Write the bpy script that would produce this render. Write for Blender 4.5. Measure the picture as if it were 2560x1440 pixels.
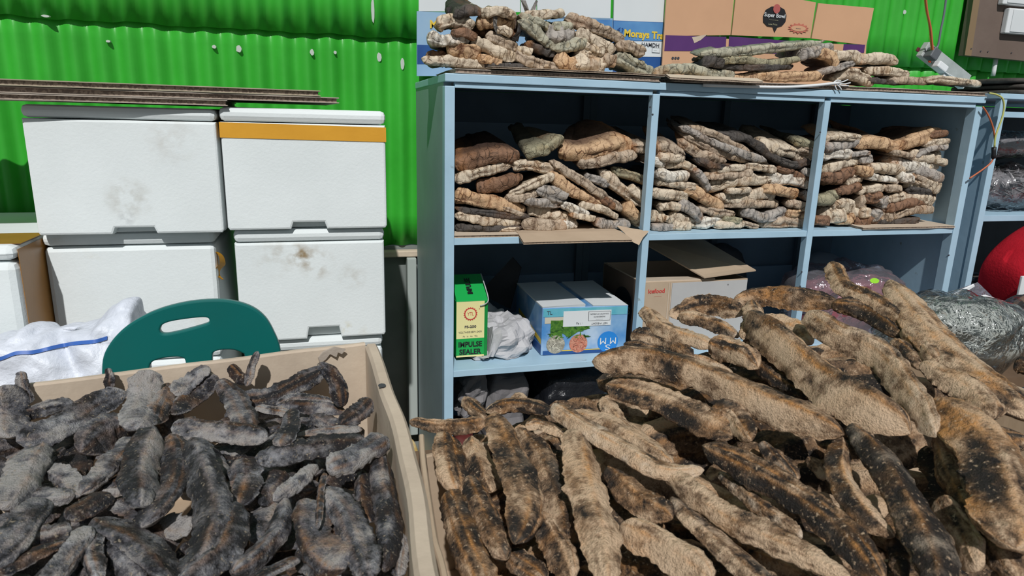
import bpy, bmesh, math, random
from mathutils import Vector, noise, Matrix

# ------------------------------------------------------------------ scene, camera, light
for o in list(bpy.data.objects): bpy.data.objects.remove(o)
S = bpy.context.scene
COL = S.collection
F, YAW, PITCH, ROLL = 1685.0, .2746, .2462, .0269
CAM = Vector((-.326, -1.7315, 1.30))
cy, sy, cp, sp = math.cos(YAW), math.sin(YAW), math.cos(PITCH), math.sin(PITCH)
WV = Vector((sy*cp, cy*cp, -sp)); RV = Vector((cy, -sy, 0)); UV = RV.cross(WV)
cr, sr = math.cos(ROLL), math.sin(ROLL)
RV, UV = cr*RV + sr*UV, -sr*RV + cr*UV
cam_data = bpy.data.cameras.new('camera'); cam = bpy.data.objects.new('camera', cam_data); COL.objects.link(cam)
cam.matrix_world = Matrix(((RV.x, UV.x, -WV.x, CAM.x), (RV.y, UV.y, -WV.y, CAM.y), (RV.z, UV.z, -WV.z, CAM.z), (0, 0, 0, 1)))
cam_data.sensor_width = 36; cam_data.lens = F/2560*36; cam_data.clip_start = .02
cam_data.dof.use_dof = True; cam_data.dof.focus_distance = 1.9; cam_data.dof.aperture_fstop = 13
S.camera = cam

world = bpy.data.worlds.new('hall_light'); S.world = world; world.use_nodes = True
bg = world.node_tree.nodes['Background']; bg.inputs[0].default_value = (.80, .92, 1, 1); bg.inputs[1].default_value = .24
LD = Vector((.21, 1, -1.05)).normalized()
sun_d = bpy.data.lights.new('sun', 'SUN'); sun_d.energy = 3.3; sun_d.angle = math.radians(.9); sun_d.color = (1, .985, .97)
sun = bpy.data.objects.new('sun', sun_d); COL.objects.link(sun); sun.location = (-1, -3, 4)
sun.rotation_euler = LD.to_track_quat('-Z', 'Y').to_euler()
S.view_settings.view_transform = 'Standard'; S.view_settings.look = 'None'
S.view_settings.exposure = 0; S.view_settings.gamma = 1; S.view_settings.use_curve_mapping = False

# ------------------------------------------------------------------ pixel helpers (2560x1440 photograph)
def ray(x, y): return WV + RV*((x-1280)/F) - UV*((y-720)/F)
def at_y(x, y, Y): d = ray(x, y); return CAM + d*((Y-CAM.y)/d.y)
def at_z(x, y, Z): d = ray(x, y); return CAM + d*((Z-CAM.z)/d.z)
def at_x(x, y, X): d = ray(x, y); return CAM + d*((X-CAM.x)/d.x)
def at_plane(x, y, p, n): d = ray(x, y); return CAM + d*((p-CAM).dot(n)/d.dot(n))
def dist(p): return (p-CAM).dot(WV)

# ------------------------------------------------------------------ materials
MATS = {}
def mat(name, col=(.5, .5, .5), rough=.6, col2=None, scale=8., detail=5., lo=.35, hi=.65, bump=0., bscale=40., metal=0., spec=.5, alpha=None, trans=0., col3=None, scale3=3., lo3=.6, hi3=.7, coat=0.):
    if name in MATS: return MATS[name]
    m = bpy.data.materials.new(name); m.use_nodes = True; nt = m.node_tree; N = nt.nodes; L = nt.links
    b = N['Principled BSDF']; b.inputs['Roughness'].default_value = rough; b.inputs['Metallic'].default_value = metal
    b.inputs['Specular IOR Level'].default_value = spec
    b.inputs['Base Color'].default_value = (*col, 1)
    if trans: b.inputs['Transmission Weight'].default_value = trans
    if alpha is not None: b.inputs['Alpha'].default_value = alpha
    if coat: b.inputs['Coat Weight'].default_value = coat
    tc = N.new('ShaderNodeTexCoord'); oi = N.new('ShaderNodeObjectInfo')
    off = N.new('ShaderNodeVectorMath'); off.operation = 'MULTIPLY_ADD'
    cmb = N.new('ShaderNodeCombineXYZ')
    for k in range(3): L.new(oi.outputs['Random'], cmb.inputs[k])
    off.inputs[1].default_value = (37, 53, 71); L.new(cmb.outputs[0], off.inputs[0]); L.new(tc.outputs['Object'], off.inputs[2])
    src = None
    def ns(sc, de):
        t = N.new('ShaderNodeTexNoise'); t.inputs['Scale'].default_value = sc; t.inputs['Detail'].default_value = de
        t.inputs['Roughness'].default_value = .6
        L.new(off.outputs[0], t.inputs['Vector']); return t
    def rmp(t, a, c):
        r = N.new('ShaderNodeMapRange'); r.inputs[1].default_value = a; r.inputs[2].default_value = c; L.new(t.outputs[0], r.inputs[0]); return r
    def mix(fac, a, c):
        x = N.new('ShaderNodeMix'); x.data_type = 'RGBA'; L.new(fac.outputs[0], x.inputs['Factor'])
        for sock, v in ((x.inputs['A'], a), (x.inputs['B'], c)):
            if isinstance(v, tuple): sock.default_value = (*v, 1)
            else: L.new(v, sock)
        return x.outputs['Result']
    if col2 is not None:
        out = mix(rmp(ns(scale, detail), lo, hi), col, col2)
        if col3 is not None: out = mix(rmp(ns(scale3, detail), lo3, hi3), out, col3)
        L.new(out, b.inputs['Base Color'])
    if bump:
        bp = N.new('ShaderNodeBump'); bp.inputs['Strength'].default_value = bump; bp.inputs['Distance'].default_value = .01
        L.new(ns(bscale, 6).outputs[0], bp.inputs['Height']); L.new(bp.outputs[0], b.inputs['Normal'])
    MATS[name] = m; return m

def fish_mat(name, dark, mid, light, accent, pale, s1=14., s2=55., bump=.7, rough=.75, sheen=.3, speck=(.5, .4, .3)):
    """dried fish: vertex attribute 'tone' (r = flesh against skin, g = accent edge, b = pale crust) broken up by noise"""
    m = bpy.data.materials.new(name); m.use_nodes = True; nt = m.node_tree; N = nt.nodes; L = nt.links
    b = N['Principled BSDF']; b.inputs['Roughness'].default_value = rough; b.inputs['Specular IOR Level'].default_value = sheen
    tc = N.new('ShaderNodeTexCoord'); oi = N.new('ShaderNodeObjectInfo'); cmb = N.new('ShaderNodeCombineXYZ')
    for k in range(3): L.new(oi.outputs['Random'], cmb.inputs[k])
    off = N.new('ShaderNodeVectorMath'); off.operation = 'MULTIPLY_ADD'; off.inputs[1].default_value = (37, 53, 71)
    L.new(cmb.outputs[0], off.inputs[0]); L.new(tc.outputs['Object'], off.inputs[2])
    def ns(sc, de, ro=.65):
        t = N.new('ShaderNodeTexNoise'); t.inputs['Scale'].default_value = sc; t.inputs['Detail'].default_value = de; t.inputs['Roughness'].default_value = ro
        L.new(off.outputs[0], t.inputs['Vector']); return t.outputs[0]
    def mth(op, a, c, clamp=False):
        x = N.new('ShaderNodeMath'); x.operation = op; x.use_clamp = clamp
        for s, v in ((x.inputs[0], a), (x.inputs[1], c)):
            if isinstance(v, (int, float)): s.default_value = v
            else: L.new(v, s)
        return x.outputs[0]
    def mix(f, a, c):
        x = N.new('ShaderNodeMix'); x.data_type = 'RGBA'; L.new(f, x.inputs['Factor'])
        for s, v in ((x.inputs['A'], a), (x.inputs['B'], c)):
            if isinstance(v, tuple): s.default_value = (*v, 1)
            else: L.new(v, s)
        return x.outputs['Result']
    at = N.new('ShaderNodeAttribute'); at.attribute_name = 'tone'
    sep = N.new('ShaderNodeSeparateColor'); L.new(at.outputs['Color'], sep.inputs[0])
    n1, n2, n3 = ns(s1, 5), ns(s2, 6, .7), ns(s2*5, 3, .7)
    v = mth('ADD', mth('MULTIPLY', mth('SUBTRACT', n1, .5), 1.3), sep.outputs[0])
    v = mth('ADD', mth('MULTIPLY', mth('SUBTRACT', n2, .5), 1.5), v)
    v = mth('ADD', mth('MULTIPLY', mth('SUBTRACT', n3, .5), .7), v, True)
    rp = N.new('ShaderNodeValToRGB'); e = rp.color_ramp.elements
    e[0].position = .12; e[0].color = (*dark, 1); e[1].position = .92; e[1].color = (*light, 1)
    k = e.new(.5); k.color = (*mid, 1)
    L.new(v, rp.inputs[0]); c = rp.outputs[0]
    fa = mth('MULTIPLY', sep.outputs[1], mth('MULTIPLY', mth('SUBTRACT', n2, .33), 3.5, True), True); c = mix(fa, c, accent)
    fb = mth('MULTIPLY', sep.outputs[2], mth('MULTIPLY', mth('SUBTRACT', n2, .38), 5, True), True); c = mix(fb, c, pale)
    n4 = ns(s2*2.6, 3, .6); c = mix(mth('MULTIPLY', mth('SUBTRACT', n4, .60), 9, True), c, speck)
    L.new(c, b.inputs['Base Color'])
    h = mth('ADD', n2, mth('MULTIPLY', n3, .45))
    bp = N.new('ShaderNodeBump'); bp.inputs['Strength'].default_value = bump; bp.inputs['Distance'].default_value = .009
    L.new(h, bp.inputs['Height']); L.new(bp.outputs[0], b.inputs['Normal'])
    return m

def film_mat(name, tint=(.95, .98, 1), amount=.10, rough=.10, haze=.0):
    m = bpy.data.materials.new(name); m.use_nodes = True; nt = m.node_tree; N = nt.nodes; L = nt.links; N.remove(N['Principled BSDF'])
    t = N.new('ShaderNodeTexNoise'); t.inputs['Scale'].default_value = 26; t.inputs['Detail'].default_value = 4
    tc = N.new('ShaderNodeTexCoord'); L.new(tc.outputs['Object'], t.inputs['Vector'])
    bp = N.new('ShaderNodeBump'); bp.inputs['Strength'].default_value = .7; bp.inputs['Distance'].default_value = .03; L.new(t.outputs[0], bp.inputs['Height'])
    tr = N.new('ShaderNodeBsdfTransparent'); gl = N.new('ShaderNodeBsdfGlossy'); gl.inputs['Color'].default_value = (*tint, 1); gl.inputs['Roughness'].default_value = rough; L.new(bp.outputs[0], gl.inputs['Normal'])
    fz = N.new('ShaderNodeFresnel'); fz.inputs['IOR'].default_value = 1.4; L.new(bp.outputs[0], fz.inputs['Normal'])
    ad = N.new('ShaderNodeMath'); ad.operation = 'ADD'; ad.use_clamp = True; ad.inputs[1].default_value = amount; L.new(fz.outputs[0], ad.inputs[0])
    mx = N.new('ShaderNodeMixShader'); L.new(ad.outputs[0], mx.inputs[0]); L.new(tr.outputs[0], mx.inputs[1]); L.new(gl.outputs[0], mx.inputs[2])
    df = N.new('ShaderNodeBsdfDiffuse'); df.inputs['Color'].default_value = (*tint, 1)
    m2 = N.new('ShaderNodeMixShader'); m2.inputs[0].default_value = haze; L.new(mx.outputs[0], m2.inputs[1]); L.new(df.outputs[0], m2.inputs[2])
    L.new(m2.outputs[0], N['Material Output'].inputs['Surface'])
    MATS[name] = m; return m

# ------------------------------------------------------------------ object helpers
def tag(o, label=None, cat=None, group=None, kind=None):
    if label: o['label'] = label
    if cat: o['category'] = cat
    if group: o['group'] = group
    if kind: o['kind'] = kind
    return o
def wloc(o):
    p = Vector(o.location)
    while o.parent: o = o.parent; p = p + Vector(o.location)
    return p
def obj(name, verts, faces, m, parent=None, smooth=False, attr=None, base=True):
    verts = [Vector(v) for v in verts]
    c = sum(verts, Vector())/len(verts)
    if base: c.z = min(v.z for v in verts)
    me = bpy.data.meshes.new(name); me.from_pydata([v-c for v in verts], [], faces); me.update()
    me.materials.append(m)
    if smooth: me.polygons.foreach_set('use_smooth', [True]*len(me.polygons))
    if attr is not None:
        a = me.color_attributes.new('tone', 'FLOAT_COLOR', 'POINT'); flat = []
        for t in attr: flat += [t[0], t[1], t[2], 1.]
        a.data.foreach_set('color', flat)
    o = bpy.data.objects.new(name, me); COL.objects.link(o)
    if parent is not None: o.parent = parent; o.location = c - wloc(parent)
    else: o.location = c
    return o
def thing(name, loc, label, cat, group=None):
    o = bpy.data.objects.new(name, None); o.empty_display_size = .05; COL.objects.link(o); o.location = loc
    return tag(o, label, cat, group)
def bm_out(bm):
    bm.verts.ensure_lookup_table(); v = [x.co.copy() for x in bm.verts]; idx = {x: i for i, x in enumerate(bm.verts)}
    f = [[idx[x] for x in fc.verts] for fc in bm.faces]; bm.free(); return v, f
def box_vf(x0, x1, y0, y1, z0, z1, bev=0., seg=2):
    bm = bmesh.new(); bmesh.ops.create_cube(bm, size=1)
    for v in bm.verts: v.co = Vector(((x0+x1)/2+v.co.x*(x1-x0), (y0+y1)/2+v.co.y*(y1-y0), (z0+z1)/2+v.co.z*(z1-z0)))
    if bev: bmesh.ops.bevel(bm, geom=list(bm.edges), offset=bev, segments=seg, affect='EDGES', profile=.5)
    return bm_out(bm)
def hexa_vf(p8, bev=0.):  # 4 bottom ccw, 4 top ccw
    bm = bmesh.new(); v = [bm.verts.new(p) for p in p8]
    for f in ((3, 2, 1, 0), (4, 5, 6, 7), (0, 1, 5, 4), (1, 2, 6, 5), (2, 3, 7, 6), (3, 0, 4, 7)): bm.faces.new([v[i] for i in f])
    if bev: bmesh.ops.bevel(bm, geom=list(bm.edges), offset=bev, segments=2, affect='EDGES', profile=.5)
    return bm_out(bm)
def box(name, x0, x1, y0, y1, z0, z1, m, parent=None, bev=0., piv=None, rot=None):
    v, f = box_vf(x0, x1, y0, y1, z0, z1, bev)
    if rot is not None: v = [rot @ (p-piv) + piv for p in v]
    return obj(name, v, f, m, parent, smooth=False)
def join(parts):
    V, Fc = [], []
    for v, f in parts:
        n = len(V); V += list(v); Fc += [[i+n for i in q] for q in f]
    return V, Fc
def tube_vf(pts, r, n=8):
    V, Fc = [], []; m = len(pts)
    for i, p in enumerate(pts):
        p = Vector(p); t = (Vector(pts[min(i+1, m-1)]) - Vector(pts[max(i-1, 0)])).normalized()
        a = t.orthogonal().normalized() if i == 0 else (a0 - t*a0.dot(t)).normalized()
        a0 = a; b = t.cross(a); rr = r[i] if isinstance(r, (list, tuple)) else r
        for k in range(n):
            g = 2*math.pi*k/n; V.append(p + a*(rr*math.cos(g)) + b*(rr*math.sin(g)))
    for i in range(m-1):
        for k in range(n): Fc.append([i*n+k, i*n+(k+1) % n, (i+1)*n+(k+1) % n, (i+1)*n+k])
    Fc.append(list(range(n))[::-1]); Fc.append([(m-1)*n+k for k in range(n)]); return V, Fc
def smooth_path(pts, n):
    pts = [Vector(p) for p in pts]
    if len(pts) == 2: return [pts[0].lerp(pts[1], i/(n-1)) for i in range(n)]
    P = [pts[0]*2-pts[1]] + pts + [pts[-1]*2-pts[-2]]; segs = len(pts)-1; out = []
    for i in range(n):
        u = i/(n-1)*segs; k = min(int(u), segs-1); t = u-k; a, b, c, d = P[k:k+4]
        out.append(.5*((2*b)+(c-a)*t+(2*a-5*b+4*c-d)*t*t+(3*b-a-3*c+d)*t**3))
    return out
def tube(name, pts, r, m, parent=None, n=8, k=24):
    v, f = tube_vf(smooth_path(pts, k), r, n); return obj(name, v, f, m, parent, smooth=True)
def strip_vf(outline, depth_vec):  # extruded polygon
    n = len(outline); V = [Vector(p) for p in outline] + [Vector(p)+depth_vec for p in outline]
    Fc = [list(range(n))[::-1], list(range(n, 2*n))] + [[i, (i+1) % n, n+(i+1) % n, n+i] for i in range(n)]; return V, Fc
def text(parent, s, size, o, xa, ya, m, name='lettering', align='CENTER', bold=0., push=.0006, sx=1.):
    cu = bpy.data.curves.new('t', 'FONT'); cu.body = s; cu.size = size; cu.align_x = align; cu.align_y = 'CENTER'; cu.offset = bold; cu.resolution_u = 3
    t = bpy.data.objects.new('t', cu); COL.objects.link(t); dg = bpy.context.evaluated_depsgraph_get()
    me = bpy.data.meshes.new_from_object(t.evaluated_get(dg)); bpy.data.objects.remove(t)
    xa = Vector(xa).normalized(); ya = Vector(ya).normalized(); na = xa.cross(ya)
    V = [Vector(o) + xa*(v.co.x*sx) + ya*v.co.y + na*push for v in me.vertices]; Fc = [list(p.vertices) for p in me.polygons]
    if not V: return None
    return obj(name, V, Fc, m, parent, base=False)
def plate(name, o, xa, ya, pts2, m, parent, th=.0005, push=.0):
    xa = Vector(xa).normalized(); ya = Vector(ya).normalized(); na = xa.cross(ya)
    P = [Vector(o)+xa*a+ya*b+na*push for a, b in pts2]; v, f = strip_vf(P, na*th); return obj(name, v, f, m, parent, base=False)
def rect(a, b, w, h): return [(a-w/2, b-h/2), (a+w/2, b-h/2), (a+w/2, b+h/2), (a-w/2, b+h/2)]
def circ(a, b, r, n=28, ry=None): return [(a+r*math.cos(2*math.pi*i/n), b+(ry or r)*math.sin(2*math.pi*i/n)) for i in range(n)]
def fr(p, f=1., o=3): return noise.fractal(p*f, .9, 2.1, o)
def blob_vf(c, s, pw=3., amp=.05, freq=6., nu=40, nv=24, seed=0, flat=None, fold=0., ffreq=20.):
    """lumpy super-ellipsoid"""
    V, Fc = [], []; c = Vector(c); so = Vector((seed*3.7, seed*1.3, seed*2.1))
    def sg(x, e): return math.copysign(abs(x)**e, x)
    e = 2./pw
    for j in range(nv+1):
        ph = -math.pi/2 + math.pi*j/nv
        for i in range(nu):
            th = 2*math.pi*i/nu
            d = Vector((sg(math.cos(ph), e)*sg(math.cos(th), e), sg(math.cos(ph), e)*sg(math.sin(th), e), sg(math.sin(ph), e)))
            p = Vector((d.x*s[0], d.y*s[1], d.z*s[2]))
            k = amp*fr(p+so, freq)*2
            if fold: k += fold*(abs(noise.noise((p+so)*ffreq))-.25)
            q = c + p + d.normalized()*k
            if flat is not None: q.z = max(q.z, flat)
            V.append(q)
    for j in range(nv):
        for i in range(nu): Fc.append([j*nu+i, j*nu+(i+1) % nu, (j+1)*nu+(i+1) % nu, (j+1)*nu+i])
    return V, Fc
ORD = ['first', 'second', 'third', 'fourth', 'fifth', 'sixth', 'seventh', 'eighth', 'ninth', 'tenth', 'eleventh', 'twelfth', 'thirteenth', 'fourteenth', 'fifteenth', 'sixteenth']

# ------------------------------------------------------------------ palette
M_GREEN = mat('green_paint', (.045, .43, .038), .40, (.036, .36, .030), 5, 6, bump=.12, bscale=9, spec=.45)
M_CHIP = mat('bare_primer', (.5, .55, .5), .8)
M_GREYWALL = mat('grey_wall', (.20, .22, .21), .8, (.15, .17, .16), 6)
M_FLOOR = mat('floor_cement', (.13, .12, .11), .85, (.2, .19, .17), 5, bump=.2)
M_STEEL = mat('blue_grey_enamel', (.41, .59, .72), .45, (.36, .53, .65), 7, 5, bump=.05, col3=(.22, .27, .28), scale3=24, lo3=.68, hi3=.74)
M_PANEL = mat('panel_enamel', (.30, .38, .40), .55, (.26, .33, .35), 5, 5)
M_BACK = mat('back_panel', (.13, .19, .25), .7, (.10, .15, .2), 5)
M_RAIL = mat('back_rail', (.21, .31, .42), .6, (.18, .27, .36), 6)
M_FOAM = mat('styrofoam', (.78, .83, .83), .75, (.72, .77, .77), 4, 6, bump=.10, bscale=170, col3=(.66, .64, .56), scale3=5, lo3=.64, hi3=.8)
M_TAPE = mat('orange_tape', (.72, .36, .035), .3, (.66, .32, .03), 9, bump=.08, bscale=30)
M_TAPEB = mat('brown_tape', (.36, .16, .03), .35, (.3, .13, .02), 9)
M_CARD = mat('cardboard', (.47, .36, .255), .85, (.41, .31, .215), 8, 5, bump=.06, bscale=60)
M_CARDL = mat('pale_cardboard', (.58, .48, .37), .85, (.48, .39, .30), 7, 6, bump=.12, bscale=50)
M_CARDD = mat('grey_cardboard', (.34, .29, .24), .9, (.45, .39, .33), 14, 5, bump=.2, bscale=90)
M_CARDIN = mat('cardboard_flutes', (.20, .15, .12), .9, (.36, .28, .22), 160, 1, .45, .55)
M_PEACH = mat('peach_board', (.60, .345, .20), .75, (.56, .32, .185), 6)
M_PURPLE = mat('purple_print', (.075, .020, .125), .6, (.09, .025, .14), 12)
M_WHITEB = mat('white_board', (.68, .71, .72), .6, (.64, .67, .68), 4)
M_BLUE1 = mat('blue_print', (.05, .17, .42), .45, (.12, .30, .55), 6, 3)
M_BLUE2 = mat('dark_blue_print', (.015, .06, .22), .45, (.02, .09, .28), 6)
M_BLUE3 = mat('pale_blue_print', (.30, .45, .60), .5, (.22, .38, .58), 5)
M_YEL = mat('yellow_print', (.75, .52, .05), .5)
M_BLACK = mat('black_print', (.012, .012, .014), .5)
M_INK = mat('dark_ink', (.05, .05, .06), .6)
M_RED = mat('red_print', (.55, .06, .05), .5)
M_TEAL = mat('teal_plastic', (.002, .125, .115), .32, (.003, .115, .105), 6, spec=.5)
M_GREENB = mat('carton_green', (.006, .24, .045), .4, (.006, .22, .04), 8)
M_CREAM = mat('carton_cream', (.80, .74, .36), .45, (.78, .72, .34), 8)
M_SACK = mat('woven_sack', (.68, .72, .80), .45, (.62, .66, .74), 10, 4, bump=.75, bscale=22)
M_STRIPE = mat('blue_stripe', (.04, .13, .45), .5)
M_PAPER = mat('crumpled_paper', (.50, .50, .51), .7, (.42, .42, .44), 9, bump=.5, bscale=18)
M_PAPERD = mat('grey_paper', (.22, .21, .21), .75, (.17, .16, .165), 9, bump=.5, bscale=16)
M_BLACKBAG = mat('black_bag', (.010, .011, .014), .22, bump=.9, bscale=22)
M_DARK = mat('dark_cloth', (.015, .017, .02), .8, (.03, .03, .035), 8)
M_REDCL = mat('red_cloth', (.46, .014, .026), .95, (.38, .010, .020), 12, bump=.3, bscale=120, spec=.1)
M_MEAT = mat('pink_meat', (.25, .075, .095), .5, (.14, .04, .055), 14, 4, bump=.4, bscale=20)
M_LIME = mat('lime_label', (.28, .62, .03), .5)
M_SOCK = mat('grey_plastic', (.42, .45, .44), .4, (.36, .39, .38), 12)
M_WHITEP = mat('white_plastic', (.72, .74, .75), .35)
M_DKPLUG = mat('dark_plug', (.10, .11, .12), .5)
M_PLY = mat('plywood', (.17, .125, .10), .75, (.14, .10, .08), 5, 6, bump=.08)
M_PLYE = mat('plywood_edge', (.22, .15, .08), .8)
M_CABLEG = mat('grey_cable', (.13, .16, .18), .5)
M_CABLEO = mat('orange_cable', (.50, .13, .05), .5)
M_CABLEY = mat('yellow_cable', (.50, .52, .16), .5)
M_WOOD = mat('table_wood', (.16, .10, .06), .7, (.11, .07, .04), 9)
M_YELLOWBOX = mat('yellow_sack', (.60, .36, .03), .5, (.75, .6, .35), 22, 4)
M_GREYFISH = mat('silver_fish', (.34, .36, .34), .45, (.50, .53, .49), 30, 5, col3=(.24, .18, .12), scale3=18)
M_DARKFISH = mat('dark_slab', (.030, .026, .022), .8, (.07, .058, .05), 18, 5, bump=.4)
FILM = film_mat('clear_film')
FILM2 = film_mat('clear_film_soft', (.9, .88, .95), .08, .14, .08)

# ------------------------------------------------------------------ setting
ZT = CAM.z + .071; ZM = ZT - .40; ZL = ZT - .7733       # bottoms of top rail and of two shelf boards
X1, X2, X3 = .5661, 1.1201, 1.6908
WY = .60
fl = obj('floor', [(-4, -4, 0), (5, -4, 0), (5, 1.2, 0), (-4, 1.2, 0)], [[0, 1, 2, 3]], M_FLOOR); tag(fl, kind='structure')
def corrugated(name, xa, xb, z0, z1, y, parent=None, pitch=.072, amp=.0105, wav=0.):
    V, Fc = [], []; n = int((xb-xa)/pitch*10); zs = 7
    for i in range(n+1):
        x = xa+(xb-xa)*i/n
        yy = y - amp*math.cos(2*math.pi*x/pitch)
        for k in range(zs+1):
            z = z0+(z1-z0)*k/zs
            V.append(Vector((x, yy - wav*noise.noise(Vector((x*3, z*2, 1))), z + (wav*1.2*noise.noise(Vector((x*9, 0, 5))) if k == 0 else 0))))
    m = len(V); V += [v+Vector((0, .0015, 0)) for v in V]
    for i in range(n):
        for k in range(zs):
            a = i*(zs+1)+k; b = a+zs+1; Fc.append([a, b, b+1, a+1]); Fc.append([m+a, m+a+1, m+b+1, m+b])
    for i in range(n): a = i*(zs+1); b = a+zs+1; Fc.append([a, m+a, m+b, b]); a += zs; b += zs; Fc.append([a, b, m+b, m+a])
    return obj(name, V, Fc, M_GREEN, parent, smooth=True)
wall = thing('wall_back', (0, WY, 0), None, None); wall['kind'] = 'structure'
corrugated('corrugated_sheet', -2.2, 3.4, .862, 1.60, WY, wall, wav=.004)
corrugated('corrugated_sheet', -2.2, 3.4, 1.542, 2.35, WY-.013, wall, wav=.005)
for (px, py, w, h) in [(535, 117, 10, 9), (597, 122, 13, 18), (780, 131, 10, 15), (838, 131, 7, 9), (948, 143, 12, 22), (1006, 160, 10, 28), (932, 26, 8, 62), (270, 103, 10, 6), (113, 40, 18, 6), (2262, 30, 10, 10)]:
    Yc = WY-.009 if py > 90 else WY-.0245
    c = at_y(px, py, Yc-.0012); s = dist(c)/F
    pts = [(w*s*.5*math.cos(a)*(1+.35*noise.noise(Vector((a*2, px, 0)))), h*s*.5*math.sin(a)*(1+.35*noise.noise(Vector((a*2, px, 3))))) for a in [k*math.pi/5 for k in range(10)]]
    plate('paint_chip', c, (1, 0, 0), (0, 0, 1), pts, M_CHIP, wall, th=-.012)
wl = box('wall_lower', -2.2, 3.4, WY, WY+.08, 0, .86, M_GREYWALL); tag(wl, kind='structure')
tr = box('trim_1', -2.2, 3.4, WY-.035, WY-.001, .826, .848, M_CARDL, None, .004); tag(tr, kind='structure')
lit_s = box('lit_strip', -.060, -.028, WY-.05, WY-.001, .16, .824, mat('lit_wall_tone', (.36, .40, .38), .7), None, .003); tag(lit_s, kind='structure')  # added pale strip: wall lit beside the boxes' shadow, painted as lighter colour

# ------------------------------------------------------------------ shelf unit
sh = thing('shelf_unit', (.83, .29, 0), 'long blue-grey open shelf unit with three bays of stacked dried fish', 'shelf')
D = .56
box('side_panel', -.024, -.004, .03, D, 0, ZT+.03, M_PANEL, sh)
box('side_panel', X3-.012, X3-.002, .03, D, 0, ZT+.03, M_STEEL, sh)
for xr, nm in ((0, 0), (X1, 1), (X2, 2), (X3, 3)):
    wdt = .026 if nm in (0, 3) else .021
    box('post', xr-wdt, xr, 0, .035 if nm in (0, 3) else .026, 0, ZT+.004, M_STEEL, sh, .0015)
box('top_board', -.026, X3+.004, -.004, D, ZT+.014, ZT+.034, M_STEEL, sh, .002)
for a, b in ((0, X1-.021), (X1, X2-.021), (X2, X3-.026)):
    box('top_rail', a+.0003, b-.0003, .003, .025, ZT, ZT+.0135, M_STEEL, sh, .001)
for zz in (ZM, ZL, ZL-.36):
    box('shelf_board', -.003, X3-.013, .026, D-.01, zz+.001, zz+.018, M_STEEL, sh)
    for a, b in ((0, X1-.021), (X1, X2-.021), (X2, X3-.026)):
        box('shelf_rail', a+.0003, b-.0003, .002, .0255, zz, zz+.0185, M_STEEL, sh, .001)
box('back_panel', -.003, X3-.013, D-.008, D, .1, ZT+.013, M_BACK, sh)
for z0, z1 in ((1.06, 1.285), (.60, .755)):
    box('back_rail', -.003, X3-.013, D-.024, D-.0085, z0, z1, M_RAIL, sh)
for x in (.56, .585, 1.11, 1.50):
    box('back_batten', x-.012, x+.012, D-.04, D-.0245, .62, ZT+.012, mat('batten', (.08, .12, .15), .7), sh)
for px, py in ((1626, 268), (1632, 286), (2051, 331), (1606, 786), (2005, 680), (2001, 716), (2373, 638)):
    c = at_y(px, py, -.0012); plate('rust_spot', c, (1, 0, 0), (0, 0, 1), circ(0, 0, .0025, 8), M_INK, sh, th=-.002)

# second shelf unit, further right
s2 = thing('shelf_unit', (2.3, .3, 0), 'second blue-grey shelf unit at the right edge holding bagged dried fish', 'shelf')
box('side_panel', 1.762, 1.772, .02, D, 0, 1.375, M_STEEL, s2)
box('post', 1.760, 1.785, 0, .0195, 0, 1.40, M_STEEL, s2, .0015)
box('post', 2.86, 2.885, 0, .0195, 0, 1.40, M_STEEL, s2, .0015)
box('top_board', 1.75, 2.9, -.002, D, 1.402, 1.418, M_STEEL, s2, .001)
box('top_rail', 1.786, 2.859, .002, .02, 1.345, 1.363, M_STEEL, s2, .001)
for z in (1.008, .62, .25): box('shelf_board', 1.773, 2.859, .004, D-.01, z, z+.02, M_STEEL, s2, .001)
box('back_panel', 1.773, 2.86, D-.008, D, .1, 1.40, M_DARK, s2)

# ------------------------------------------------------------------ styrofoam boxes
def stain_mat(name, spots):
    m = M_FOAM.copy(); m.name = name; nt = m.node_tree; N = nt.nodes; L = nt.links; b = N['Principled BSDF']
    cur = b.inputs['Base Color'].links[0].from_socket; tc = N.new('ShaderNodeTexCoord')
    nz = N.new('ShaderNodeTexNoise'); nz.inputs['Scale'].default_value = 38; nz.inputs['Detail'].default_value = 6; L.new(tc.outputs['Object'], nz.inputs['Vector'])
    for (p, r, col, amt) in spots:
        d = N.new('ShaderNodeVectorMath'); d.operation = 'DISTANCE'; L.new(tc.outputs['Object'], d.inputs[0]); d.inputs[1].default_value = p
        mr = N.new('ShaderNodeMapRange'); mr.inputs[1].default_value = r; mr.inputs[2].default_value = 0; L.new(d.outputs['Value'], mr.inputs[0])
        k = N.new('ShaderNodeMapRange'); k.inputs[1].default_value = .42; k.inputs[2].default_value = .68; L.new(nz.outputs[0], k.inputs[0])
        mu = N.new('ShaderNodeMath'); mu.operation = 'MULTIPLY'; L.new(mr.outputs[0], mu.inputs[0]); L.new(k.outputs[0], mu.inputs[1])
        m2 = N.new('ShaderNodeMath'); m2.operation = 'MULTIPLY'; m2.use_clamp = True; L.new(mu.outputs[0], m2.inputs[0]); m2.inputs[1].default_value = amt
        x = N.new('ShaderNodeMix'); x.data_type = 'RGBA'; L.new(m2.outputs[0], x.inputs['Factor']); L.new(cur, x.inputs['A']); x.inputs['B'].default_value = (*col, 1); cur = x.outputs['Result']
    L.new(cur, b.inputs['Base Color']); return m
def stain(t, name, pix):
    body = [c for c in t.children if c.name.startswith('body')][0]; o = wloc(body)
    body.data.materials[0] = stain_mat(name, [(tuple(at_y(x, y, Y)-o), r, col, amt) for x, y, Y, r, col, amt in pix])
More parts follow.
